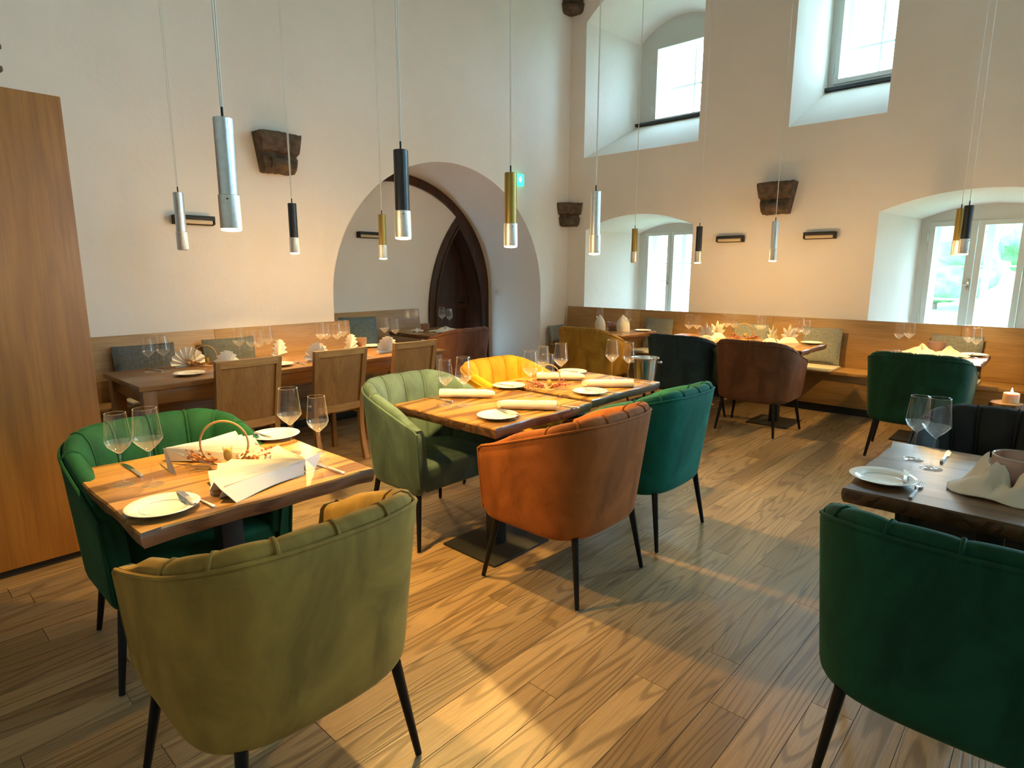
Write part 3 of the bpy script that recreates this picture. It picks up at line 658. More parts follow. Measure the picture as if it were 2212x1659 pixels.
square_table((0.875, 2.285), 'square live-edge table in the left foreground, set with two pleated fan napkins', 21)
square_table((2.405, 2.36), 'nearer half of the joined middle table, live-edge slab under the black pendant', 22, (-0.12, -0.14))
square_table((3.27, 2.405), 'farther half of the joined middle table, pale squared edge beside the teal chair', 23)
square_table((2.66, 0.115), 'dark slab table at the right edge, shining with window light', 24, None, MT['tabledark'])
square_table((6.43, 4.22), 'small slab table in the window corner with standing napkins and a glass bowl', 25)
square_table((6.44, 3.065), 'left half of the double slab table in front of the navy chair', 26, (-0.2, 0))
square_table((6.44, 2.235), 'right half of the double slab table in front of the brown chair', 27, (-0.24, -0.14))
square_table((6.45, 0.885), 'slab table below the right-hand window in front of the dark green chair', 28)
square_table((4.93, 5.86), 'slab table inside the arched recess', 29)

# ================================================================== LONG OAK TABLE + OAK CHAIRS
root = empty('long_dining_table', (2.51, 4.79, 0), 0, 'long oak dining table with apron in front of the left wall bench', 'table')
MB().box(-1.31, 1.31, -0.41, 0.41, 0.725, 0.76, 0.004).build('tabletop', MT['tableoak'], root)
for sy in (-1, 1): MB().box(-1.22, 1.22, sy*0.365-0.014, sy*0.365+0.014, 0.625, 0.725, 0.002).build('apron', MT['tableoak'], root)
for sx in (-1, 1): MB().box(sx*1.25-0.014, sx*1.25+0.014, -0.32, 0.32, 0.625, 0.725, 0.002).build('apron', MT['tableoak'], root)
for sx in (-1, 1):
    for sy in (-1, 1): MB().box(sx*1.245-0.042, sx*1.245+0.042, sy*0.345-0.042, sy*0.345+0.042, 0, 0.725, 0.004).build('table_leg', MT['oakZ'], root)
def oak_chair():
    root = empty('oak_chair')
    # local: faces +Y, back at y=-0.2
    def bk(z): return -0.205-0.085*max(z-0.46, 0)/0.46-(0.06*((0.30-z)/0.30)**1.5 if z < 0.30 else 0)
    for sx in (-1, 1):
        rg = []
        for z in (0.0, 0.1, 0.2, 0.3, 0.46, 0.6, 0.75, 0.905):
            w = 0.019; x = sx*(0.195+0.012*(z/0.9)); y = bk(z); rg.append([(x-w, y-w, z), (x+w, y-w, z), (x+w, y+w, z), (x-w, y+w, z)])
        b = MB(); b.loft(rg); b.build('rear_leg', MT['oakZ'], root, ang=0.5)
        MB().box(sx*0.195-0.018, sx*0.195+0.018, 0.19, 0.226, 0, 0.43, 0.003).build('front_leg', MT['oakZ'], root)
        MB().box(sx*0.195-0.011, sx*0.195+0.011, -0.19, 0.20, 0.375, 0.43, 0.002).build('side_rail', MT['oak'], root)
    # upholstered-look back panel framed by rails, slightly curved
    def panel(z0, z1, x1, th, name, mat, dy=0.0):
        rg = []
        for i in range(9):
            x = -x1+2*x1*i/8; cv = -0.022*(1-(x/0.21)**2)
            rg.append([(x, bk(z0)+cv-th+dy, z0), (x, bk(z0)+cv+th+dy, z0), (x, bk(z1)+cv+th+dy, z1), (x, bk(z1)+cv-th+dy, z1)])
        b = MB(); b.loft(rg); b.build(name, mat, root, ang=0.6)
    panel(0.865, 0.915, 0.226, 0.017, 'top_rail', MT['oak'])
    panel(0.47, 0.87, 0.185, 0.008, 'back_panel', MT['oakZ'], 0.009)
    panel(0.42, 0.475, 0.185, 0.013, 'lower_rail', MT['oak'])
    MB().box(-0.21, 0.21, -0.19, 0.235, 0.43, 0.475, 0.012).build('seat', MT['seat_grey'], root)
    MB().box(-0.18, 0.18, 0.20, 0.218, 0.375, 0.43, 0.002).build('front_rail', MT['oak'], root)
    return root
oc = oak_chair()
for x, lab in ((1.79, 'oak framed chair nearest the wooden panel at the long table'), (2.50, 'oak framed chair in the middle of the row at the long table'), (3.22, 'oak framed chair at the far end of the long table, behind the sage chair')):
    place(oc, USED, (x, 4.36, 0), 0, lab, 'oak chairs at the long table', 'chair')

# ================================================================== WALL BENCHES
def bench(name, along, a0, a1, wall, depth, label, seams, mats, left=False):
    """along 'Y': bench on the right wall (faces -X). along 'X': bench on a wall facing -Y."""
    root = empty(name, (0, 0, 0), 0, label, 'bench')
    def bx(n, a, b_, d0, d1, z0, z1, m, c=0.003, slant=0.0, par=None):
        if along == 'Y':
            tf = (lambda p: (p.x+slant*(p.z-z0)/(z1-z0), p.y, p.z)); bb = MB().box(wall-d1, wall-d0, a, b_, z0, z1, c, tf)
        else:
            tf = (lambda p: (p.x, p.y+slant*(p.z-z0)/(z1-z0), p.z)); bb = MB().box(a, b_, wall-d1, wall-d0, z0, z1, c, tf)
        return bb.build(n, m, par or root)
    bx('seat_board', a0, a1, 0.0, depth, 0.425, 0.46, mats)
    s = [a0]+seams+[a1]
    for i in range(len(s)-1):
        bx('backrest_panel', s[i]+0.001, s[i+1]-0.001, 0.06, 0.09, 0.461, 0.98, mats, 0.002, 0.045)
        bx('front_panel', s[i]+0.001, s[i+1]-0.001, depth-0.055, depth-0.035, 0.09, 0.425, mats, 0.002)
    bx('plinth', a0+0.02, a1-0.02, depth-0.11, depth-0.09, 0.0, 0.09, MT['blackmatt'])
    for e in (a0+0.02, a1-0.02): bx('end_panel', e-0.012, e+0.012, 0.01, depth-0.06, 0.0, 0.425, mats)
    return root
rb = bench('wall_bench', 'Y', 0.20, 5.66, WALL_X, 0.50, 'long oak bench with high back along the window wall', [0.78, 2.6, 4.4], MT['oakY'])
MB().box(6.86, 7.40, 0.165, 0.195, 0.0, 0.92, 0.004).build('bench_end', MT['darkwood'], rb)
bench('wall_bench', 'X', 0.75, 3.60, WALL_Y, 0.43, 'oak bench with high back along the left wall behind the long table', [2.2], MT['oak'])
bench('wall_bench', 'X', 3.52, 5.43, RD, 0.45, 'oak bench inside the arched recess', [], MT['oak'])

def cushion(w, h, th, mat, seed=0, name='back_cushion'):
    n = 10; v = []; f = []; rr = random.Random(seed)
    for s_ in (-1, 1):
        for i in range(n+1):
            for j in range(n+1):
                u, q = -1+2*i/n, -1+2*j/n
                k = (1-abs(u)**4)*(1-abs(q)**4)
                px = 1-0.02*(1-abs(q)**2)*1.5; 
                v.append((u*w/2*(1-0.03*(1-q*q)), s_*th/2*(0.12+0.88*k**0.5)+0.004*sin(3*u+seed)*sin(4*q), h/2+q*h/2*(1-0.03*(1-u*u))))
    m = (n+1)*(n+1)
    for s_ in (0, 1):
        for i in range(n):
            for j in range(n):
                a = s_*m+i*(n+1)+j; f.append([a, a+n+1, a+n+2, a+1])
    bd = [i*(n+1) for i in range(n+1)]+[n*(n+1)+j for j in range(1, n+1)]+[i*(n+1)+n for i in range(n-1, -1, -1)]+[j for j in range(n-1, 0, -1)]
    for a, b_ in zip(bd, bd[1:]+bd[:1]): f.append([a, b_, b_+m, a+m])
    return me_from(name, v, f, mat, ang=1.2), [v[i] for i in bd]
def add_cushion(loc, rz, w, h, th, mat, label, tilt=0.12, seed=0):
    me, bd = cushion(w, h, th, mat, seed)
    r = link('back_cushion', me, None, loc, (tilt, 0, rz)); tag(r, label, 'cushion', 'bench cushions')
    p = MB(); p.tube([(x, 0, z) for x, y, z in bd], 0.004, 5, closed=True); p.build('piping', mat, r)
    return r
def add_pad(loc, rz, w, d, label):
    b = MB(); b.box(-w/2, w/2, -d/2, d/2, 0, 0.022, 0.008)
    o = b.build('seat_pad', MT['linen_beige'], None, loc, rz); tag(o, label, 'seat pad', 'felt seat pads on the benches')
# right bench: cushion faces -X -> rz=-pi/2 ; local -Y faces seat
for y, lab in ((4.06, 'grey felt back cushion beside the corner table'), (2.82, 'grey felt back cushion behind the double table, partly behind the hoop'), (2.03, 'grey felt back cushion at the right end of the double table'), (0.80, 'grey felt back cushion below the right-hand window')):
    add_cushion((7.285, y, 0.484), -pi/2, 0.42, 0.40, 0.05, MT['linen_grey'], lab, -0.11, int(y*10))
    add_pad((7.06, y-0.02, 0.46), 0, 0.42, 0.44, lab.replace('grey felt back cushion', 'beige felt seat pad'))
add_cushion((7.12, 5.60, 0.465), 0, 0.36, 0.25, 0.06, MT['linen_grey'], 'small grey cushion at the very corner of the window bench', -0.25, 9)
for x, lab in ((1.60, 'dark grey felt back cushion nearest the wooden panel'), (2.29, 'dark grey felt back cushion in the middle of the left bench')):
    add_cushion((x, 5.555, 0.484), 0, 0.46, 0.42, 0.055, MT['linen_dark'], lab, -0.12, int(x*10))
for x, lab in ((1.66, 'beige felt seat pad nearest the wooden panel on the left bench'), (2.40, 'beige felt seat pad in the middle of the left bench'), (3.05, 'beige felt seat pad near the arch end of the left bench')):
    add_pad((x, 5.47, 0.46), 0, 0.52, 0.36, lab)
add_cushion((3.80, 5.80, 0.60), -0.35, 0.42, 0.40, 0.09, MT['linen_blue'], 'blue grey cushion leaning at the arch edge', -0.18, 4)
MB().box(3.62, 4.05, 5.735, 6.36, 0.425, 0.598, 0.01).build('side_bench', MT['oak'])
tag(bpy.data.objects['side_bench'], 'low oak side bench under the blue grey cushion in the recess', 'bench')

# ================================================================== WOODEN PARTITION (left edge)
pr = empty('wooden_partition', (-0.25, 3.70, 0), 0, 'tall oak veneered partition cabinet at the left edge', 'cabinet')
MB().box(-1.3, 1.07, 0, 0.55, 0.045, 2.32, 0.002).build('cabinet_body', MT['panel'], pr)
MB().box(-1.28, 1.05, 0.03, 0.52, 0.0, 0.045).build('recessed_plinth', MT['blackmatt'], pr)

# ================================================================== CORBELS, SCONCES, SIGN, SWITCH
def corbel(w0=0.40, w1=0.29, h=0.35, d=0.20, seed=1):
    prof = [(0.0, 0.0), (0.09, 0.0), (0.125, 0.03), (0.135, 0.08), (0.125, 0.13), (0.108, 0.155), (0.108, 0.17), (0.15, 0.185), (0.165, 0.24), (0.17, 0.32), (0.16, 0.35), (0.0, 0.35)]
    rr = random.Random(seed); n = 12; rg = []
    for i in range(n+1):
        u = -1+2*i/n; r = []
        for dd, z in prof:
            w = w1+(w0-w1)*z/h; e = 1-0.10*max(0, abs(u)-0.75)/0.25
            r.append((u*w/2+rr.uniform(-1, 1)*0.004, -(dd*d/0.17*e+rr.uniform(-1, 1)*0.004 if dd else 0), z+(rr.uniform(-1, 1)*0.005)))
        rg.append(r)
    b = MB(); b.loft(rg); return b.mesh('stone_corbel', MT['stone'], True, 0.6)
cb = corbel()
# local -Y faces the room; left wall faces -Y ; right wall faces -X (rz=-pi/2)
for loc, rz, sc, lab in (((2.90, WALL_Y, 2.40), 0, 1, 'carved stone corbel on the left wall above the long table'),
                         ((WALL_X, 2.66, 2.15), -pi/2, 1, 'carved stone corbel on the window wall between the windows'),
                         ((WALL_X-0.02, WALL_Y-0.02, 2.15), -pi/4, 0.95, 'stone corbel in the room corner beside the arch'),
                         ((WALL_X-0.02, WALL_Y-0.02, 5.02), -pi/4, 0.95, 'stone corbel high in the room corner at the top edge')):
    o = link('stone_corbel', cb, None, loc, rz, (sc, sc, sc)); tag(o, lab, 'corbel', 'stone corbels')
    rol = MB(); rol.tube([(-0.11*1, -0.15, 0.075), (0.11, -0.15, 0.075)], 0.05, 12); rol.build('roll_moulding', MT['stone'], o)
def sconce():
    r = empty('wall_sconce'); b = MB()
    L = 0.165
    b.box(-L, L, -0.088, -0.002, 0.042, 0.078, 0.006); b.box(-L, L, -0.012, -0.002, 0.0, 0.06, 0.003); b.box(-L, -L+0.018, -0.085, -0.002, 0.006, 0.06, 0.006); b.box(L-0.018, L, -0.085, -0.002, 0.006, 0.06, 0.006); b.box(-L, L, -0.05, -0.002, 0.0, 0.008, 0.003)
    b.build('housing', MT['blackmatt'], r)
    MB().box(-L+0.02, L-0.02, -0.080, -0.013, 0.008, 0.0425, 0.006).build('diffuser', MT['sconce_glass'], r)
    return r
sp = sconce()
for loc, rz, lab in (((2.115, WALL_Y, 1.89), 0, 'black bar wall sconce on the left wall behind the unlit silver pendant'), ((4.65, RD, 1.915), 0, 'black bar wall sconce inside the arched recess'),
                     ((WALL_X, 3.19, 1.85), -pi/2, 'black bar wall sconce left of the corbel on the window wall'), ((WALL_X, 2.17, 1.855), -pi/2, 'black bar wall sconce right of the corbel on the window wall')):
    place(sp, USED, loc, rz, lab, 'wall sconces', 'wall lamp')
ex = empty('exit_sign', (6.31, WALL_Y, 2.63), 0, 'small glowing green emergency exit sign above the arch', 'sign')
MB().box(-0.085, 0.085, -0.055, -0.003, 0, 0.15, 0.004).build('sign_housing', MT['exit'], ex)
b = MB(); b.loft([[(0.0, -0.057, 0.035), (0.045, -0.057, 0.08), (0.0, -0.057, 0.125), (-0.025, -0.057, 0.08)], [(0.0, -0.055, 0.035), (0.045, -0.055, 0.08), (0.0, -0.055, 0.125), (-0.025, -0.055, 0.08)]]); b.build('sign_arrow', MT['exitw'], ex, smooth=False)
sw = empty('light_switch', (AC+AW, 6.59, 1.11), 0, 'white light switch on the arch reveal', 'switch')
MB().box(-0.012, -0.001, -0.04, 0.04, 0, 0.085, 0.003).build('switch_plate', MT['switch'], sw)
MB().box(-0.017, -0.010, -0.026, 0.026, 0.015, 0.07, 0.002).build('rocker', MT['switch'], sw)

# ================================================================== PENDANT LAMPS
def pendant(kind, lit, loc, label, wires=1):
    x, y, z = loc; r = empty('pendant_lamp', loc, 0, label, 'lamp', 'slim cylinder pendants')
    m = {'silver': MT['silver'], 'black': MT['blacklac'], 'gold': MT['gold']}[kind]
    b = MB(); b.lathe([(0.0, 0.392), (0.032, 0.392), (0.034, 0.39), (0.034, 0.118), (0.0, 0.118)], 32); b.build('tube', m, r, ang=0.5)
    b = MB(); b.lathe([(0.0335, 0.0), (0.037, 0.0), (0.038, 0.003), (0.038, 0.12), (0.036, 0.122), (0.0335, 0.122)], 32, close=True); s = b.build('sleeve', MT['silversleeve'], r, ang=0.5)
    b = MB(); b.lathe([(0.0, -0.003), (0.003, -0.003), (0.003, 0.003), (0.0, 0.003)], 10, (0, 0, 0)); d = b.build('screw', MT['black'], s, (-0.020, -0.032, 0.105), (pi/2, 0, -0.56))
    b = MB(); b.lathe([(0.0, -0.010), (0.020, -0.0095), (0.034, -0.007), (0.0365, -0.003), (0.0335, 0.009), (0.0, 0.009)], 32); b.build('diffuser', MT['bulb_on'] if lit else MT['bulb_off'], r, ang=0.5)
    b = MB(); b.tube([(0, 0, 0.392), (0, 0, 0.43)], 0.0045, 10); b.build('stem', MT['black'], r)
    top = CEIL-z
    b = MB(); b.tube([(-0.003, 0, 0.43), (-0.006, 0, top-0.04)], 0.0026, 6); b.build('suspension_wire', MT['wire'], r)
    b = MB(); b.tube([(0.003, 0, 0.43), (0.009, 0.003, 1.2), (0.007, 0, top-0.04)], 0.0026, 6); b.build('power_cable', MT['wire'], r)
    b = MB(); b.lathe([(0.0, top-0.04), (0.045, top-0.04), (0.05, top-0.03), (0.05, top), (0.0, top)], 20); b.build('ceiling_rose', MT['silver'], r)
    if lit:
        ld = bpy.data.lights.new('lamp_beam', 'SPOT'); ld.energy = LAMP_W; ld.color = LAMP_COL; ld.spot_size = radians(125); ld.spot_blend = 0.55; ld.shadow_soft_size = 0.022
        lo = bpy.data.objects.new('lamp_beam', ld); COL.objects.link(lo); lo.parent = r; lo.location = (0, 0, -0.036)
        ld = bpy.data.lights.new('lamp_glow', 'POINT'); ld.energy = GLOW_W; ld.color = GLOW_COL; ld.shadow_soft_size = 0.03
        lo = bpy.data.objects.new('lamp_glow', ld); COL.objects.link(lo); lo.parent = r; lo.location = (0, 0, -0.045)
    return r
for k, lit, loc, lab in (
 ('silver', True, (1.015, 2.37, 1.656), 'large lit silver cylinder pendant above the left square table'),
 ('silver', False, (1.686, 4.77, 1.654), 'unlit silver cylinder pendant in front of the left wall sconce'),
 ('black', True, (2.545, 4.77, 1.647), 'lit black cylinder pendant over the middle of the long table'),
 ('gold', True, (3.419, 4.77, 1.616), 'lit gold cylinder pendant in front of the arched recess'),
 ('black', True, (1.817, 2.37, 1.656), 'large lit black cylinder pendant left of the arch top'),
 ('gold', True, (2.564, 2.37, 1.640), 'lit gold cylinder pendant beside the exit sign'),
 ('silver', True, (3.379, 2.37, 1.617), 'lit silver cylinder pendant in front of the room corner'),
 ('gold', False, (6.50, 3.98, 1.611), 'unlit gold cylinder pendant in front of the corner window'),
 ('black', True, (6.50, 3.156, 1.598), 'lit black cylinder pendant beside the corner window'),
 ('silver', True, (6.50, 2.336, 1.610), 'lit silver cylinder pendant below the corbel on the window wall'),
 ('black', True, (6.42, 0.74, 1.649), 'lit black cylinder pendant in front of the right-hand window'),
 ('gold', False, (6.72, 0.828, 1.650), 'unlit dark gold cylinder pendant half hidden behind the black one at the right-hand window'),
): pendant(k, lit, loc, lab)
#__TABLEWARE__
# ================================================================== TABLEWARE
TZ = 0.76
def wine_glass(h, rk, rr, name='wine_glass'):
    r = empty(name); s = h/0.275
    foot = [(0.0, 0.0012), (0.036, 0.0008), (0.037, 0.0018), (0.030, 0.0035), (0.012, 0.006), (0.0048, 0.011), (0.0036, 0.03), (0.0034, 0.09*s), (0.0045, 0.118*s), (0.0, 0.122*s)]
    b = MB(); b.lathe(foot, 24); b.build('foot_and_stem', MT['wineglass'], r, ang=1.0)
    bowl = [(0.0, 0.122*s), (0.006, 0.123*s), (0.018, 0.134*s), (0.034, 0.150*s), (rk-0.003, 0.163*s), (rk, 0.169*s), (rk-0.0008, 0.176*s), (rr+(rk-rr)*0.5, 0.222*s), (rr, h)]
    b = MB(); b.lathe(bowl[5:-1]+[(rr, h-0.0006)], 32); b.f = [q for q in b.f if len(q) == 4]
    bo = b.build('bowl', MT['wineglass'], r, ang=0.8)
    c = MB(); c.lathe(bowl[:6], 32); c.f = [q for q in c.f if len(q) == 4]; c.build('bowl_base', MT['glassbase'], r, ang=1.2)
    b = MB(); b.tube([(rr*cos(2*pi*i/32), rr*sin(2*pi*i/32), h) for i in range(32)], 0.0011, 5, closed=True); b.build('rim', MT['glassrim'], bo)
    return r
GL = wine_glass(0.275, 0.047, 0.036); GS = wine_glass(0.258, 0.042, 0.032)
G = [
 (GS, 0.57, 2.381, 'smaller wine glass, left one of the pair in front of the emerald chair'), (GL, 0.64, 2.305, 'larger wine glass, right one of the pair in front of the emerald chair'),
 (GL, 1.155, 2.292, 'larger wine glass beside the far plate on the left square table'), (GS, 1.19, 2.135, 'smaller wine glass at the right edge of the left square table'),
 (GS, 2.189, 2.517, 'smaller wine glass at the left end of the middle table, before the sage chair'), (GL, 2.25, 2.434, 'larger wine glass at the left end of the middle table, before the sage chair'),
 (GL, 2.694, 2.328, 'larger wine glass left of the dried flowers on the middle table'), (GS, 2.754, 2.245, 'smaller wine glass in front of the dried flowers on the middle table'),
 (GS, 3.035, 2.514, 'smaller wine glass behind the dried flowers on the middle table'), (GL, 3.127, 2.439, 'larger wine glass right of the dried flowers on the middle table'),
 (GL, 3.53, 2.305, 'larger wine glass on the middle table, left of the ice bucket'), (GS, 3.60, 2.215, 'smaller wine glass in front of the steel ice bucket'),
 (GS, 2.809, 0.397, 'smaller wine glass, left one of the pair on the dark right-hand table'), (GL, 2.719, 0.323, 'larger wine glass, right one of the pair on the dark right-hand table'),
 (GS, 1.45, 4.979, 'smaller wine glass at the left end of the long table'), (GL, 1.524, 4.899, 'larger wine glass at the left end of the long table'),
 (GL, 2.15, 5.058, 'larger wine glass at the left of the first four on the long table'), (GS, 2.221, 4.982, 'smaller wine glass second of the first four on the long table'),
 (GS, 2.262, 4.93, 'smaller wine glass third of the first four on the long table'), (GL, 2.379, 5.012, 'larger wine glass at the right of the first four on the long table'),
 (GL, 2.889, 5.037, 'larger wine glass at the left of the second four on the long table'), (GS, 2.974, 5.085, 'smaller wine glass second of the second four on the long table'),
 (GS, 3.035, 5.0, 'smaller wine glass third of the second four on the long table'), (GL, 3.175, 5.12, 'larger wine glass at the right of the second four on the long table'),
 (GL, 3.66, 5.13, 'larger wine glass at the far end of the long table near the arch'), (GS, 3.71, 5.02, 'smaller wine glass at the far end of the long table near the arch'),
 (GL, 6.55, 4.485, 'wine glass behind the left standing napkin on the corner table'), (GL, 6.42, 3.99, 'wine glass in front of the right standing napkin on the corner table'),
 (GL, 6.18, 3.06, 'front wine glass of the leftmost pair on the double table'), (GS, 6.32, 3.035, 'rear wine glass of the leftmost pair on the double table'),
 (GL, 6.66, 2.845, 'left wine glass of the second pair on the double table'), (GS, 6.73, 2.79, 'right wine glass of the second pair on the double table'),
 (GL, 6.62, 2.47, 'front wine glass of the third pair, right of the hoop on the double table'), (GS, 6.75, 2.48, 'rear wine glass of the third pair, right of the hoop on the double table'),
 (GL, 6.54, 2.028, 'left wine glass of the rightmost pair on the double table'), (GS, 6.462, 1.941, 'right wine glass of the rightmost pair on the double table'),
 (GS, 6.70, 1.178, 'left wine glass of the left pair below the right-hand window'), (GL, 6.71, 1.10, 'right wine glass of the left pair below the right-hand window'),
 (GL, 6.68, 0.647, 'left wine glass of the right pair below the right-hand window'), (GS, 6.62, 0.585, 'right wine glass of the right pair below the right-hand window'),
 (GS, 4.746, 6.165, 'left wine glass of the left pair on the recess table'), (GL, 4.818, 6.089, 'right wine glass of the left pair on the recess table'),
 (GL, 5.27, 6.10, 'left wine glass of the right pair on the recess table'), (GS, 5.28, 5.965, 'right wine glass of the right pair on the recess table'),
]
for i, (p, x, y, lab) in enumerate(G): place(p, USED, (x, y, TZ), i*0.7, lab, 'wine glasses', 'wine glass')

pl = empty('side_plate'); b = MB()
b.lathe([(0.0, 0.0), (0.058, 0.0), (0.062, 0.004), (0.082, 0.011), (0.105, 0.017), (0.1065, 0.019), (0.104, 0.0205), (0.080, 0.015), (0.066, 0.008), (0.060, 0.0065), (0.0, 0.006)], 48); pb = b.build('plate_body', MT['china'], pl, ang=0.8)
b = MB(); b.tube([(0.0655*cos(2*pi*i/40), 0.0655*sin(2*pi*i/40), 0.0088) for i in range(40)], 0.0012, 5, closed=True); b.build('rim_line', MT['china'], pb)
for x, y, lab in ((0.585, 2.03, 'white side plate nearest the camera on the left square table'), (1.225, 2.58, 'white side plate at the far corner of the left square table'),
 (2.18, 2.105, 'white side plate at the near corner of the middle table'), (2.82, 2.62, 'white side plate in front of the yellow chair'), (3.02, 2.125, 'white side plate at the edge by the teal chair'), (3.55, 2.66, 'white side plate at the far corner of the middle table'),
 (2.435, 0.428, 'white side plate on the dark right-hand table'), (1.60, 4.64, 'white side plate at the left end of the long table'), (2.255, 4.58, 'white side plate between the first two oak chairs'), (3.45, 5.07, 'white side plate near the arch end of the long table'),
 (6.71, 3.945, 'white side plate on the corner table'), (6.73, 1.955, 'white side plate at the right end of the double table'), (6.74, 0.60, 'white side plate at the right end of the table below the window'), (6.30, 1.17, 'white side plate at the left end of the table below the window')):
    place(pl, USED, (x, y, TZ), 0, lab, 'white side plates', 'plate')

def knife(L=0.225):
    r = empty('table_knife'); b = MB(); hl = L*0.47
    b.loft([[(-0.006*k, -L/2+t, 0.0012), (0.006*k, -L/2+t, 0.0012), (0.0055*k, -L/2+t, 0.008*k+0.001), (-0.0055*k, -L/2+t, 0.008*k+0.001)] for t, k in ((0, 0.75), (0.004, 1.0), (hl*0.5, 0.9), (hl, 0.8))]); b.build('handle', MT['silver'], r)
    b = MB(); b.loft([[(-w0, -L/2+t, 0.0022), (w1, -L/2+t, 0.0022), (w1, -L/2+t, 0.0036), (-w0, -L/2+t, 0.0036)] for t, w0, w1 in ((hl, 0.004, 0.004), (hl+0.012, 0.007, 0.011), (hl+0.07, 0.008, 0.010), (L-0.02, 0.008, 0.006), (L, 0.006, -0.004))]); b.build('blade', MT['steel'], r)
    return r
def fork(L=0.20):
    r = empty('table_fork'); b = MB(); hl = L*0.5
    b.loft([[(-0.0055*k, -L/2+t, 0.0012), (0.0055*k, -L/2+t, 0.0012), (0.005*k, -L/2+t, 0.007*k), (-0.005*k, -L/2+t, 0.007*k)] for t, k in ((0, 0.8), (0.004, 1.0), (hl, 0.6))]); b.build('handle', MT['silver'], r)
    b = MB(); b.loft([[(-w, -L/2+t, z), (w, -L/2+t, z), (w, -L/2+t, z+0.002), (-w, -L/2+t, z+0.002)] for t, w, z in ((hl, 0.003, 0.002), (hl+0.03, 0.0035, 0.006), (hl+0.045, 0.011, 0.004), (hl+0.055, 0.0125, 0.0015))]); h = b.build('neck', MT['steel'], r)
    for k in (-1.5, -0.5, 0.5, 1.5):
        b = MB(); b.tube([(k*0.0068, -L/2+hl+0.052, 0.0025), (k*0.0066, -L/2+hl+0.075, 0.003), (k*0.0064, L/2, 0.008)], [0.0019, 0.0016, 0.0008], 6); b.build('tine', MT['steel'], h)
    return r
KN = knife(); FK = fork(); BK = knife(0.17); BK.name = 'butter_knife'
PZ = TZ+0.020
for p, x, y, rz, z, lab in (
 (KN, 0.64, 2.535, 0.0, TZ, 'table knife in front of the emerald chair'), (FK, 0.694, 2.03, 0.06, TZ, 'table fork beside the nearest plate on the left square table'), (BK, 0.655, 2.03, -0.05, PZ, 'butter knife resting on the nearest plate of the left square table'),
 (KN, 1.152, 2.02, 0.03, TZ, 'table knife at the right of the front fan napkin'), (BK, 1.165, 2.59, 0.08, PZ, 'butter knife resting on the far plate of the left square table'),
 (FK, 2.29, 2.13, 2.95, TZ, 'table fork beside the near plate of the middle table'), (BK, 2.245, 2.10, -0.15, PZ, 'butter knife on the near plate of the middle table'), (KN, 2.612, 2.03, 0.15, TZ, 'table knife at the edge behind the rust orange chair'), (KN, 2.268, 2.66, 0.0, TZ, 'table knife in front of the sage chair'),
 (BK, 2.775, 2.62, 0.0, PZ, 'butter knife on the plate in front of the yellow chair'), (KN, 3.055, 2.66, 0.1, TZ, 'table knife in front of the yellow chair'), (FK, 3.13, 2.09, 0.0, TZ, 'table fork beside the plate by the teal chair'), (BK, 3.07, 2.13, 0.1, PZ, 'butter knife on the plate by the teal chair'), (KN, 3.547, 2.09, 0.0, TZ, 'table knife at the far right of the middle table'),
 (BK, 3.50, 2.655, 0.0, PZ, 'butter knife on the far corner plate of the middle table'),
 (FK, 2.395, 0.318, -pi/2, TZ, 'table fork beside the plate on the dark right-hand table'), (KN, 2.94, 0.305, -pi/2, TZ, 'table knife behind the glasses on the dark right-hand table'), (BK, 2.47, 0.365, -pi/2+0.15, PZ, 'butter knife on the plate of the dark right-hand table'),
 (FK, 1.93, 4.56, 0.1, TZ, 'table fork left of the first oak chair on the long table'), (KN, 1.50, 5.06, 0.2, TZ, 'table knife at the left end of the long table'), (FK, 2.42, 4.56, -0.1, TZ, 'table fork between the first two oak chairs'), (FK, 3.02, 4.56, 0.1, TZ, 'table fork between the second and third oak chair'),
 (FK, 6.15, 3.93, -pi/2, TZ, 'table fork at the front of the corner table'), (BK, 6.68, 0.60, pi/2, PZ, 'butter knife on the plate below the right-hand window')):
    place(p, USED, (x, y, z), rz, lab, 'silver cutlery', 'cutlery')

# ---- napkins
def fan_flat(R=0.31, a0=-20, a1=150, n=10):
    """pleated napkin laid down as a fan around a pivot at the origin"""
    rg = []; m = n*2
    for k in range(m+1):
        a = radians(a0+(a1-a0)*k/m); up = k % 2; r = []
        for j in range(9):
            q = j/8; rr_ = 0.012+R*q*(1-0.04*sin(k*2.1)); zz = (0.052-0.012*q) if up else 0.006+0.004*q
            if k in (0, m): zz = 0.004+0.02*q*0
            aa = a+(radians((a1-a0)/m)*0.55 if not up else 0)*q
            r.append((rr_*cos(aa), rr_*sin(aa), zz+0.004*sin(q*5+k)))
        rg.append(r)
    b = MB(); b.loft(rg, closed_ring=False)
    t = 0.0022; nv = len(b.v); v2 = [(x, y, z-t) for x, y, z in b.v]
    b.v += v2; b.f += [[i+nv for i in q][::-1] for q in b.f]
    return b
e = empty('fan_napkin', (1.07, 2.02, TZ), radians(95), 'white pleated fan napkin at the front edge of the left square table', 'napkin', 'pleated fan napkins')
fan_flat(0.31, -20, 100, 9).build('pleats', MT['napkin'], e, ang=0.4)
def flap(pts, th=0.0025):
    b = MB(); n = len(pts); b.add(pts+[(x, y, z-th) for x, y, z in pts], [list(range(n)), list(range(n, 2*n))[::-1]]+[[i, (i+1) % n, (i+1) % n+n, i+n] for i in range(n)]); return b
flap([(0.0, 0.0, 0.055), (0.05, -0.10, 0.05), (0.115, -0.135, 0.004), (0.02, -0.05, 0.003)]).build('tail_flap', MT['napkin'], e)
flap([(0.0, 0.0, 0.055), (0.012, 0.010, 0.004), (0.005, 0.33, 0.004), (0.0, 0.31, 0.04)]).build('side_fold', MT['napkin'], e)
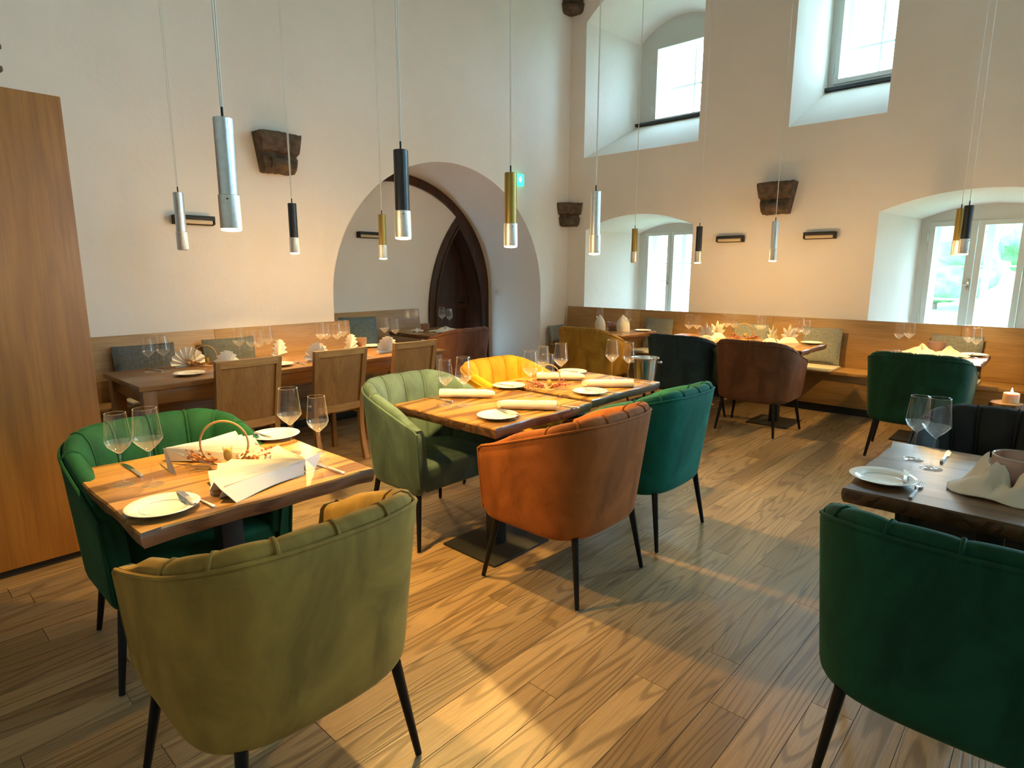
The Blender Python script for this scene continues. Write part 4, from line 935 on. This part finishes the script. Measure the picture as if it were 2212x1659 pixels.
e2 = empty('fan_napkin', (0.76, 2.56, TZ), radians(-58), 'white pleated fan napkin at the back of the left square table, by the emerald chair', 'napkin', 'pleated fan napkins')
fan_flat(0.33, 5, 80, 8).build('pleats', MT['napkin'], e2, ang=0.4)
flap([(0.0, 0.0, 0.056), (0.06, -0.05, 0.06), (0.17, -0.14, 0.004), (0.10, -0.10, 0.004)]).build('tail_flap', MT['napkin'], e2)
flap([(0.0, 0.0, 0.056), (0.16, -0.01, 0.05), (0.27, -0.02, 0.004), (0.11, -0.02, 0.03)]).build('tail_flap', MT['napkin'], e2)

def roll(L=0.30, R=0.027):
    r = empty('rolled_napkin'); b = MB(); rg = []
    for i in range(17):
        q = i/16; x = -L/2+L*q; k = 1.0 if q > 0.12 else 0.72+0.28*q/0.12
        ring = []
        for j in range(20):
            a = 2*pi*j/20; fl = 0.86 if sin(a) < 0 else 1.0
            ring.append((x-(0.03*(1-q)*(1+cos(a))*0.5 if q < 0.2 else 0), R*k*cos(a)*1.12, R*0.9+R*k*sin(a)*fl+0.0008*sin(i*1.3+j)))
        rg.append(ring)
    b.loft(rg); b.build('cloth_roll', MT['napkin'], r, ang=0.8)
    b = MB(); b.loft([[(x, 1.05*R*1.12*cos(2*pi*j/20), R*0.9+1.05*R*sin(2*pi*j/20)*(0.86 if sin(2*pi*j/20) < 0 else 1)) for j in range(20)] for x in (L/2-0.075, L/2-0.0765, L/2+0.001)]); b.build('folded_cuff', MT['napkin'], r, ang=0.8)
    sp_ = [(R*(0.25+0.07*t)*cos(t), R*(0.25+0.07*t)*sin(t)) for t in [i*0.5 for i in range(20)]]
    b = MB(); b.tube([(L/2+0.0015, y*1.05, R*0.9+z*0.9) for y, z in sp_], 0.0012, 5); b.build('roll_end', MT['napkin'], r)
    b = MB(); ps = [(x, 1.02*R*1.12*cos(a), R*0.9+1.02*R*sin(a)) for x, a in [(-0.02+0.012*i, 2.2-0.12*i) for i in range(9)]]; b.tube(ps, 0.0012, 5); b.build('fold_edge', MT['napkin'], r)
    return r
RN = roll()
for x, y, rz, lab in ((2.41, 2.595, -0.86+pi, 'rolled napkin in front of the sage chair'), (2.43, 2.11, -0.93, 'rolled napkin at the near edge of the middle table'), (3.26, 2.56, -0.90+pi, 'rolled napkin in front of the yellow chair'), (3.275, 2.15, -0.82, 'rolled napkin by the teal chair')):
    place(RN, USED, (x, y, TZ), rz, lab, 'rolled napkins', 'napkin')

def fan_stand(R=0.14, n=9, seed=0):
    r = empty('standing_fan_napkin'); m = n*2; rg = []
    for k in range(m+1):
        a = radians(4)+(pi-radians(8))*k/m; d = 0.014*(1 if k % 2 else -1)
        rg.append([(rr_*cos(a), d*(0.3+0.7*rr_/R)-0.02*(rr_/R), 0.012+rr_*sin(a)) for rr_ in [0.01+(R-0.01)*j/5 for j in range(6)]])
    b = MB(); b.loft(rg, closed_ring=False); nv = len(b.v); b.v += [(x, y+0.002, z) for x, y, z in b.v]; b.f += [[i+nv for i in q][::-1] for q in b.f]
    b.build('pleats', MT['napkin'], r, ang=0.4)
    b = MB(); b.loft([[(-0.09, 0.005, 0.0), (0.09, 0.005, 0.0), (0.07, 0.085, 0.0)], [(-0.085, 0.003, 0.03), (0.085, 0.003, 0.03), (0.06, 0.075, 0.004)]]); b.build('support_fold', MT['napkin'], r)
    return r
FS = fan_stand()
for x, y, rz, lab in ((1.745, 5.08, 0.15, 'standing fan napkin at the left end of the long table, back side'), (1.86, 4.66, 0.5, 'standing fan napkin at the left end of the long table, front side'), (2.49, 5.09, 0.7, 'standing fan napkin in the middle of the long table, back side'),
 (2.60, 4.64, 0.3, 'standing fan napkin in the middle of the long table, front side'), (3.17, 5.02, 0.6, 'standing fan napkin at the far end of the long table, back side'), (3.30, 4.62, 0.2, 'standing fan napkin at the far end of the long table, front side')):
    place(FS, USED, (x, y, TZ), rz, lab, 'standing fan napkins', 'napkin')
def cone_nap():
    r = empty('standing_napkin'); b = MB(); rg = []
    for i in range(9):
        q = i/8; z = 0.205*q; k = (0.75+0.25*sin(q*2.2+0.4))*(1-q**3)+0.03; rg.append([(0.085*k*cos(a)*(1+0.10*cos(3*a+q*2))+0.02*q, 0.06*k*sin(a)*(1+0.12*sin(2*a)), z) for a in [2*pi*j/24 for j in range(24)]])
    b.loft(rg); b.build('folded_body', MT['napkin'], r, ang=0.8)
    b = MB(); b.loft([[(0.04-0.02*t, -0.062+0.03*t, 0.01+0.12*t), (0.085-0.06*t, -0.02, 0.005+0.14*t), (0.07-0.05*t, -0.015, 0.005+0.14*t)] for t in (0, 0.5, 1.0)]); b.build('front_fold', MT['napkin'], r)
    return r
CN_ = cone_nap()
place(CN_, USED, (6.40, 4.37, TZ), 0.9, 'left standing mitre napkin on the corner table', 'standing mitre napkins', 'napkin')
place(CN_, USED, (6.56, 4.12, TZ), 2.3, 'right standing mitre napkin on the corner table', 'standing mitre napkins', 'napkin')
def lotus():
    r = empty('lotus_napkin'); b = MB()
    b.loft([[(-0.09, -0.06, 0), (0.09, -0.06, 0), (0.10, 0.05, 0), (-0.10, 0.05, 0)], [(-0.05, -0.035, 0.045), (0.05, -0.035, 0.045), (0.055, 0.03, 0.05), (-0.055, 0.03, 0.05)], [(-0.01, 0, 0.055), (0.01, 0, 0.055), (0.01, 0.01, 0.055), (-0.01, 0.01, 0.055)]]); b.build('folded_base', MT['napkin'], r, ang=0.5)
    for k, (a, t) in enumerate(((-1.05, 0.07), (-0.5, 0.11), (0.0, 0.13), (0.5, 0.115), (1.05, 0.07), (0.25, 0.10))):
        dx, dz = sin(a), cos(a); b = MB(); rg = []
        for q, w in ((0, 0.012), (0.35, 0.022), (0.7, 0.016), (1.0, 0.0008)):
            L_ = 0.03+t*q; y = (0.01 if k < 5 else -0.015)-0.008*q
            c = (dx*L_, y, 0.035+dz*L_); px = (dz*w, 0, -dx*w)
            rg.append([(c[0]-px[0], c[1], c[2]-px[2]), (c[0], c[1]-w*0.4, c[2]), (c[0]+px[0], c[1], c[2]+px[2]), (c[0], c[1]+w*0.15, c[2])])
        b.loft(rg); b.build('petal_fold', MT['napkin'], r, ang=0.8)
    return r
LN = lotus()
for x, y, rz, lab in ((6.31, 2.92, -pi/2+0.3, 'lotus folded napkin at the front left of the double table'), (6.66, 2.95, -pi/2+0.6, 'lotus folded napkin at the back left of the double table'), (6.50, 2.28, -pi/2-0.6, 'lotus folded napkin leaning behind the brown chair'), (6.70, 2.17, -pi/2+0.5, 'lotus folded napkin at the right end of the double table')):
    place(LN, USED, (x, y, TZ), rz, lab, 'lotus folded napkins', 'napkin')
def crumple(R, hgt, seed, folds=5, hole=0.0, sx=1.0):
    rr = random.Random(seed); ph = [rr.uniform(0, 6.28) for _ in range(5)]; rg = []
    for i in range(13):
        q = i/12; ring = []
        for j in range(40):
            a = 2*pi*j/40; rad = hole+(R-hole)*q*(1+0.18*sin(3*a+ph[0])*q+0.10*sin(5*a+ph[1])*q)
            z = hgt*(1-q)**1.2*(1+0.42*sin(folds*a+ph[2]+q*3)+0.25*sin((2*folds+1)*a+ph[4]-q*4))+0.010*(1+sin(7*a+ph[3]+4*q))*(1-q*0.6)+0.003
            ring.append((rad*cos(a)*sx, rad*sin(a), z))
        rg.append(ring)
    b = MB(); b.loft(rg, caps=False); nv = len(b.v); b.v += [(x, y, max(z-0.0025, 0.0003)) for x, y, z in b.v]; b.f += [[k+nv for k in q][::-1] for q in b.f]
    return b
def crumpled(loc, R, hgt, seed, label, hole=0.0, sx=1.0, rz=0):
    o = crumple(R, hgt, seed, 7 if hole else 5, hole, sx).build('draped_napkin', MT['napkin'], None, loc, rz, ang=1.0); tag(o, label, 'napkin', 'loosely draped napkins'); return o
crumpled((2.60, 0.06, TZ), 0.185, 0.075, 3, 'white napkin draped around the glass bowl on the dark right-hand table', 0.089)
crumpled((6.62, 0.98, TZ), 0.13, 0.05, 5, 'white napkin left of the bowl below the right-hand window')
crumpled((6.58, 0.76, TZ), 0.15, 0.05, 6, 'white napkin right of the bowl below the right-hand window', 0.0, 0.8)
crumpled((5.02, 5.75, TZ), 0.15, 0.03, 7, 'white napkin lying at the front of the recess table', 0.0, 1.5)
crumpled((4.76, 5.98, TZ), 0.09, 0.02, 8, 'small white napkin beside the bowl on the recess table')

# ---- glass bowls
def bowl(rt=0.083, h=0.125):
    r = empty('glass_bowl'); b = MB()
    b.lathe([(0.0, 0.0), (rt*0.62, 0.0), (rt*0.8, h*0.12), (rt*0.93, h*0.4), (rt, h*0.75), (rt, h), (rt-0.005, h), (rt-0.006, h*0.72), (rt*0.86, h*0.42), (rt*0.70, h*0.16), (0.0, 0.012)], 40); b.build('bowl_body', MT['frosted'], r, ang=0.8)
    b = MB(); b.tube([((rt-0.002)*cos(2*pi*i/40), (rt-0.002)*sin(2*pi*i/40), h) for i in range(40)], 0.0032, 6, closed=True); b.build('bowl_rim', MT['glassrim'], r)
    b = MB(); b.lathe([(0.0, 0.014), (0.022, 0.014), (0.023, 0.03), (0.0, 0.032)], 20); b.build('tealight', MT['wax'], r)
    return r
GB = bowl()
bw = place(GB, USED, (2.60, 0.06, TZ+0.004), 0, 'large marbled glass bowl wrapped in a napkin on the dark right-hand table', 'marbled glass bowls', 'bowl')
for x, y, s_, lab in ((6.75, 0.885, 0.85, 'marbled glass bowl with candle below the right-hand window'), (6.62, 4.33, 0.8, 'marbled glass bowl between the standing napkins on the corner table'), (3.36, 5.12, 0.75, 'marbled glass bowl at the arch end of the long table'), (4.89, 5.99, 0.7, 'marbled glass bowl on the recess table')):
    o = place(GB, USED, (x, y, TZ), 0, lab, 'marbled glass bowls', 'bowl'); o.scale = (s_, s_, s_)
b = MB(); b.loft([[(0.0-w, -0.0, z), (0.004*w, 0.003, z), (w, 0, z), (0, -0.003, z)] for z, w in ((0.0, 0.004), (0.04, 0.016), (0.08, 0.013), (0.12, 0.001))]); o = b.build('dried_leaf', MT['linen_beige'], None, (2.655, 0.03, TZ+0.085), (0.15, 0.1, 0.6)); tag(o, 'pale dried leaf standing up out of the large bowl', 'leaf')
b = MB()
for k in range(26): 
    a = rs.uniform(0, 6.28); q = rs.uniform(0, 0.055); b.blob((q*cos(a), q*sin(a), rs.uniform(0.012, 0.06)), rs.uniform(0.010, 0.018), k, 0.3, 1)
o = b.build('dried_moss', MT['dried_pink'], None, (2.60, 0.06, TZ+0.010)); tag(o, 'dark dried moss filling the large bowl', 'moss', kind='stuff')

# ---- hoops with dried flowers
def hoop(seed, label, loc, rz, pink, s=1.0):
    r = empty('flower_hoop', loc, rz, label, 'decoration', 'wooden hoops with dried flowers'); r.scale = (s, s, s); rr = random.Random(seed)
    b = MB(); b.tube([(0.088*cos(2*pi*i/48), 0.0, 0.092+0.088*sin(2*pi*i/48)) for i in range(48)], 0.0042, 8, closed=True); b.build('hoop', MT['rattan'], r)
    m = MT['dried_pink'] if pink else MT['dried_orange']
    b = MB()
    for sd in (-1, 1):
        for k in range(6):
            x1 = sd*rr.uniform(0.09, 0.17); y1 = rr.uniform(-0.05, 0.05); z1 = rr.uniform(0.02, 0.07)
            p = [(sd*0.01, 0, 0.012), (x1*0.5, y1*0.4, 0.012+z1*0.4), (x1, y1, z1)]; b.tube(p, 0.0011, 4)
            for q in range(7):
                t = 0.35+0.65*q/6; c = (x1*t+rr.uniform(-1, 1)*0.006, y1*t+rr.uniform(-1, 1)*0.008, 0.012+(z1-0.012)*t+rr.uniform(-1, 1)*0.006); b.blob(c, rr.uniform(0.004, 0.008), q, 0.2, 1)
    b.build('flower_spray', m, r, ang=1.5)
    b = MB(); b.blob((0.012, -0.005, 0.05), 0.017, seed, 0.12, 2, (1, 1, 1.5)); b.tube([(0.006, 0, 0.01), (0.012, -0.005, 0.04)], 0.0015, 5)
    for k in range(14):
        a = k*0.45; b.tube([(0.012+0.014*cos(a), -0.005+0.014*sin(a), 0.062), (0.012+0.018*cos(a), -0.005+0.018*sin(a), 0.082)], 0.0006, 3)
    b.build('thistle_head', MT['dried_yellow'], r, ang=1.5)
    b = MB()
    for k in range(12):
        x1 = rr.uniform(0.05, 0.19); y1 = rr.uniform(-0.02, 0.06); b.tube([(0.02, 0.0, 0.008), (x1*0.5, y1*0.5, 0.02), (x1, y1, rr.uniform(0.012, 0.03))], [0.001, 0.003, 0.0006], 4)
    b.build('dried_grass', MT['dried_yellow'], r, ang=1.5)
    b = MB(); b.lathe([(0.0, 0.0), (0.055, 0.0), (0.057, 0.003), (0.055, 0.008), (0.0, 0.009)], 24); b.build('wood_disc', MT['rattan'], r, ang=0.5)
hoop(1, 'wooden hoop with orange dried flowers and thistle on the left square table', (0.90, 2.32, TZ), -0.72, False)
hoop(2, 'wooden hoop with pink dried flowers on the middle table', (2.93, 2.39, TZ), -0.72, True, 0.9)
hoop(3, 'wooden hoop with dried flowers at the left end of the long table', (1.855, 5.0, TZ), -0.5, False, 0.9)
hoop(4, 'wooden hoop with pink dried flowers on the double table by the windows', (6.60, 2.62, TZ), -1.2, True)

# ---- ice bucket on stand
r = empty('ice_bucket', (4.04, 2.34, 0.655), 0, 'polished steel ice bucket behind the middle table', 'bucket')
b = MB(); b.lathe([(0.0, 0.0), (0.070, 0.0), (0.074, 0.004), (0.098, 0.195), (0.104, 0.2), (0.105, 0.203), (0.102, 0.206), (0.096, 0.203), (0.070, 0.008), (0.0, 0.006)], 48); b.build('bucket_body', MT['steel'], r, ang=0.6)
for sgn in (-1, 1):
    b = MB(); d = Vector((0.677, -0.736, 0))*sgn; p0 = d*0.094; b.tube([tuple(p0+Vector((0, 0, 0.165))), tuple(d*0.112+Vector((0, 0, 0.165)))], 0.005, 8); b.blob(tuple(d*0.118+Vector((0, 0, 0.165))), 0.011, 1, 0.0, 2); b.build('knob_handle', MT['steel'], r)
r = empty('bucket_stand', (4.04, 2.34, 0), 0, 'slim black stand carrying the ice bucket', 'stand')
b = MB(); b.lathe([(0.0, 0.0), (0.13, 0.0), (0.13, 0.008), (0.02, 0.016), (0.0, 0.016)], 32); b.build('foot', MT['black'], r, ang=0.5)
b = MB(); b.tube([(0, 0, 0.014), (0, 0, 0.645)], 0.011, 12); b.build('post', MT['black'], r)
b = MB(); b.lathe([(0.0, 0.643), (0.085, 0.643), (0.085, 0.654), (0.0, 0.654)], 32); b.build('tray', MT['black'], r, ang=0.5)

# ---- log with candle at the right edge
r = empty('log_stool', (6.40, 0.31, 0), 0, 'short upright log at the bench end carrying a candle', 'log'); rr = random.Random(5)
def logring(z, k): return [(0.125*k*(1+0.05*sin(3*a+1)+0.04*sin(7*a))*cos(a), 0.115*k*(1+0.05*sin(3*a+1)+0.04*sin(7*a))*sin(a), z) for a in [2*pi*j/36 for j in range(36)]]
b = MB(); b.loft([logring(0, 1.03), logring(0.15, 1.0), logring(0.42, 0.98), logring(0.432, 0.95)]); b.build('log_body', MT['stump'], r, ang=0.6)
b = MB(); b.loft([logring(0.4325, 0.9), logring(0.4335, 0.89)]); b.build('cut_face', MT['rattan'], r, ang=0.4)
r = empty('pillar_candle', (6.42, 0.285, 0.4335), 0, 'lit cream pillar candle on the log at the right edge', 'candle')
b = MB(); b.lathe([(0.0, 0.0), (0.055, 0.0), (0.056, 0.004), (0.055, 0.075), (0.050, 0.08), (0.040, 0.070), (0.0, 0.066)], 32); b.build('wax_body', MT['wax'], r, ang=0.6)
b = MB(); b.tube([(0, 0, 0.066), (0.001, 0, 0.082)], 0.0014, 5); b.build('wick', MT['blackmatt'], r)
b = MB(); b.lathe([(0.0, 0.080), (0.006, 0.086), (0.008, 0.094), (0.005, 0.108), (0.0, 0.124)], 12); b.build('flame', MT['flame'], r, ang=1.5)
ld = bpy.data.lights.new('candle_light', 'POINT'); ld.energy = 1.5; ld.color = (1, 0.55, 0.2); ld.shadow_soft_size = 0.01
lo = bpy.data.objects.new('candle_light', ld); COL.objects.link(lo); lo.parent = r; lo.location = (0, 0, 0.135)
# ---- dried plant on the partition, just entering the frame at the left
r = empty('dried_arrangement', (0.623, 3.86, 2.32), 0, 'dark dried seed heads on top of the wooden partition, cut by the left edge', 'plant')
b = MB(); b.lathe([(0.0, 0.0), (0.06, 0.0), (0.075, 0.06), (0.05, 0.16), (0.03, 0.2), (0.0, 0.2)], 24); b.build('vase', MT['stone'], r, (-0.22, 0, 0))
for k, (dx, z) in enumerate(((0.012, 0.216), (-0.002, 0.112))):
    b = MB(); b.tube([(-0.22, 0, 0.18), (-0.12, 0, 0.26), (-0.04, 0, z+0.03), (dx, 0, z)], 0.003, 5); b.blob((dx, 0, z), 0.015+0.006*k, k+3, 0.2, 2); b.build('seed_head', MT['trunk'], r)
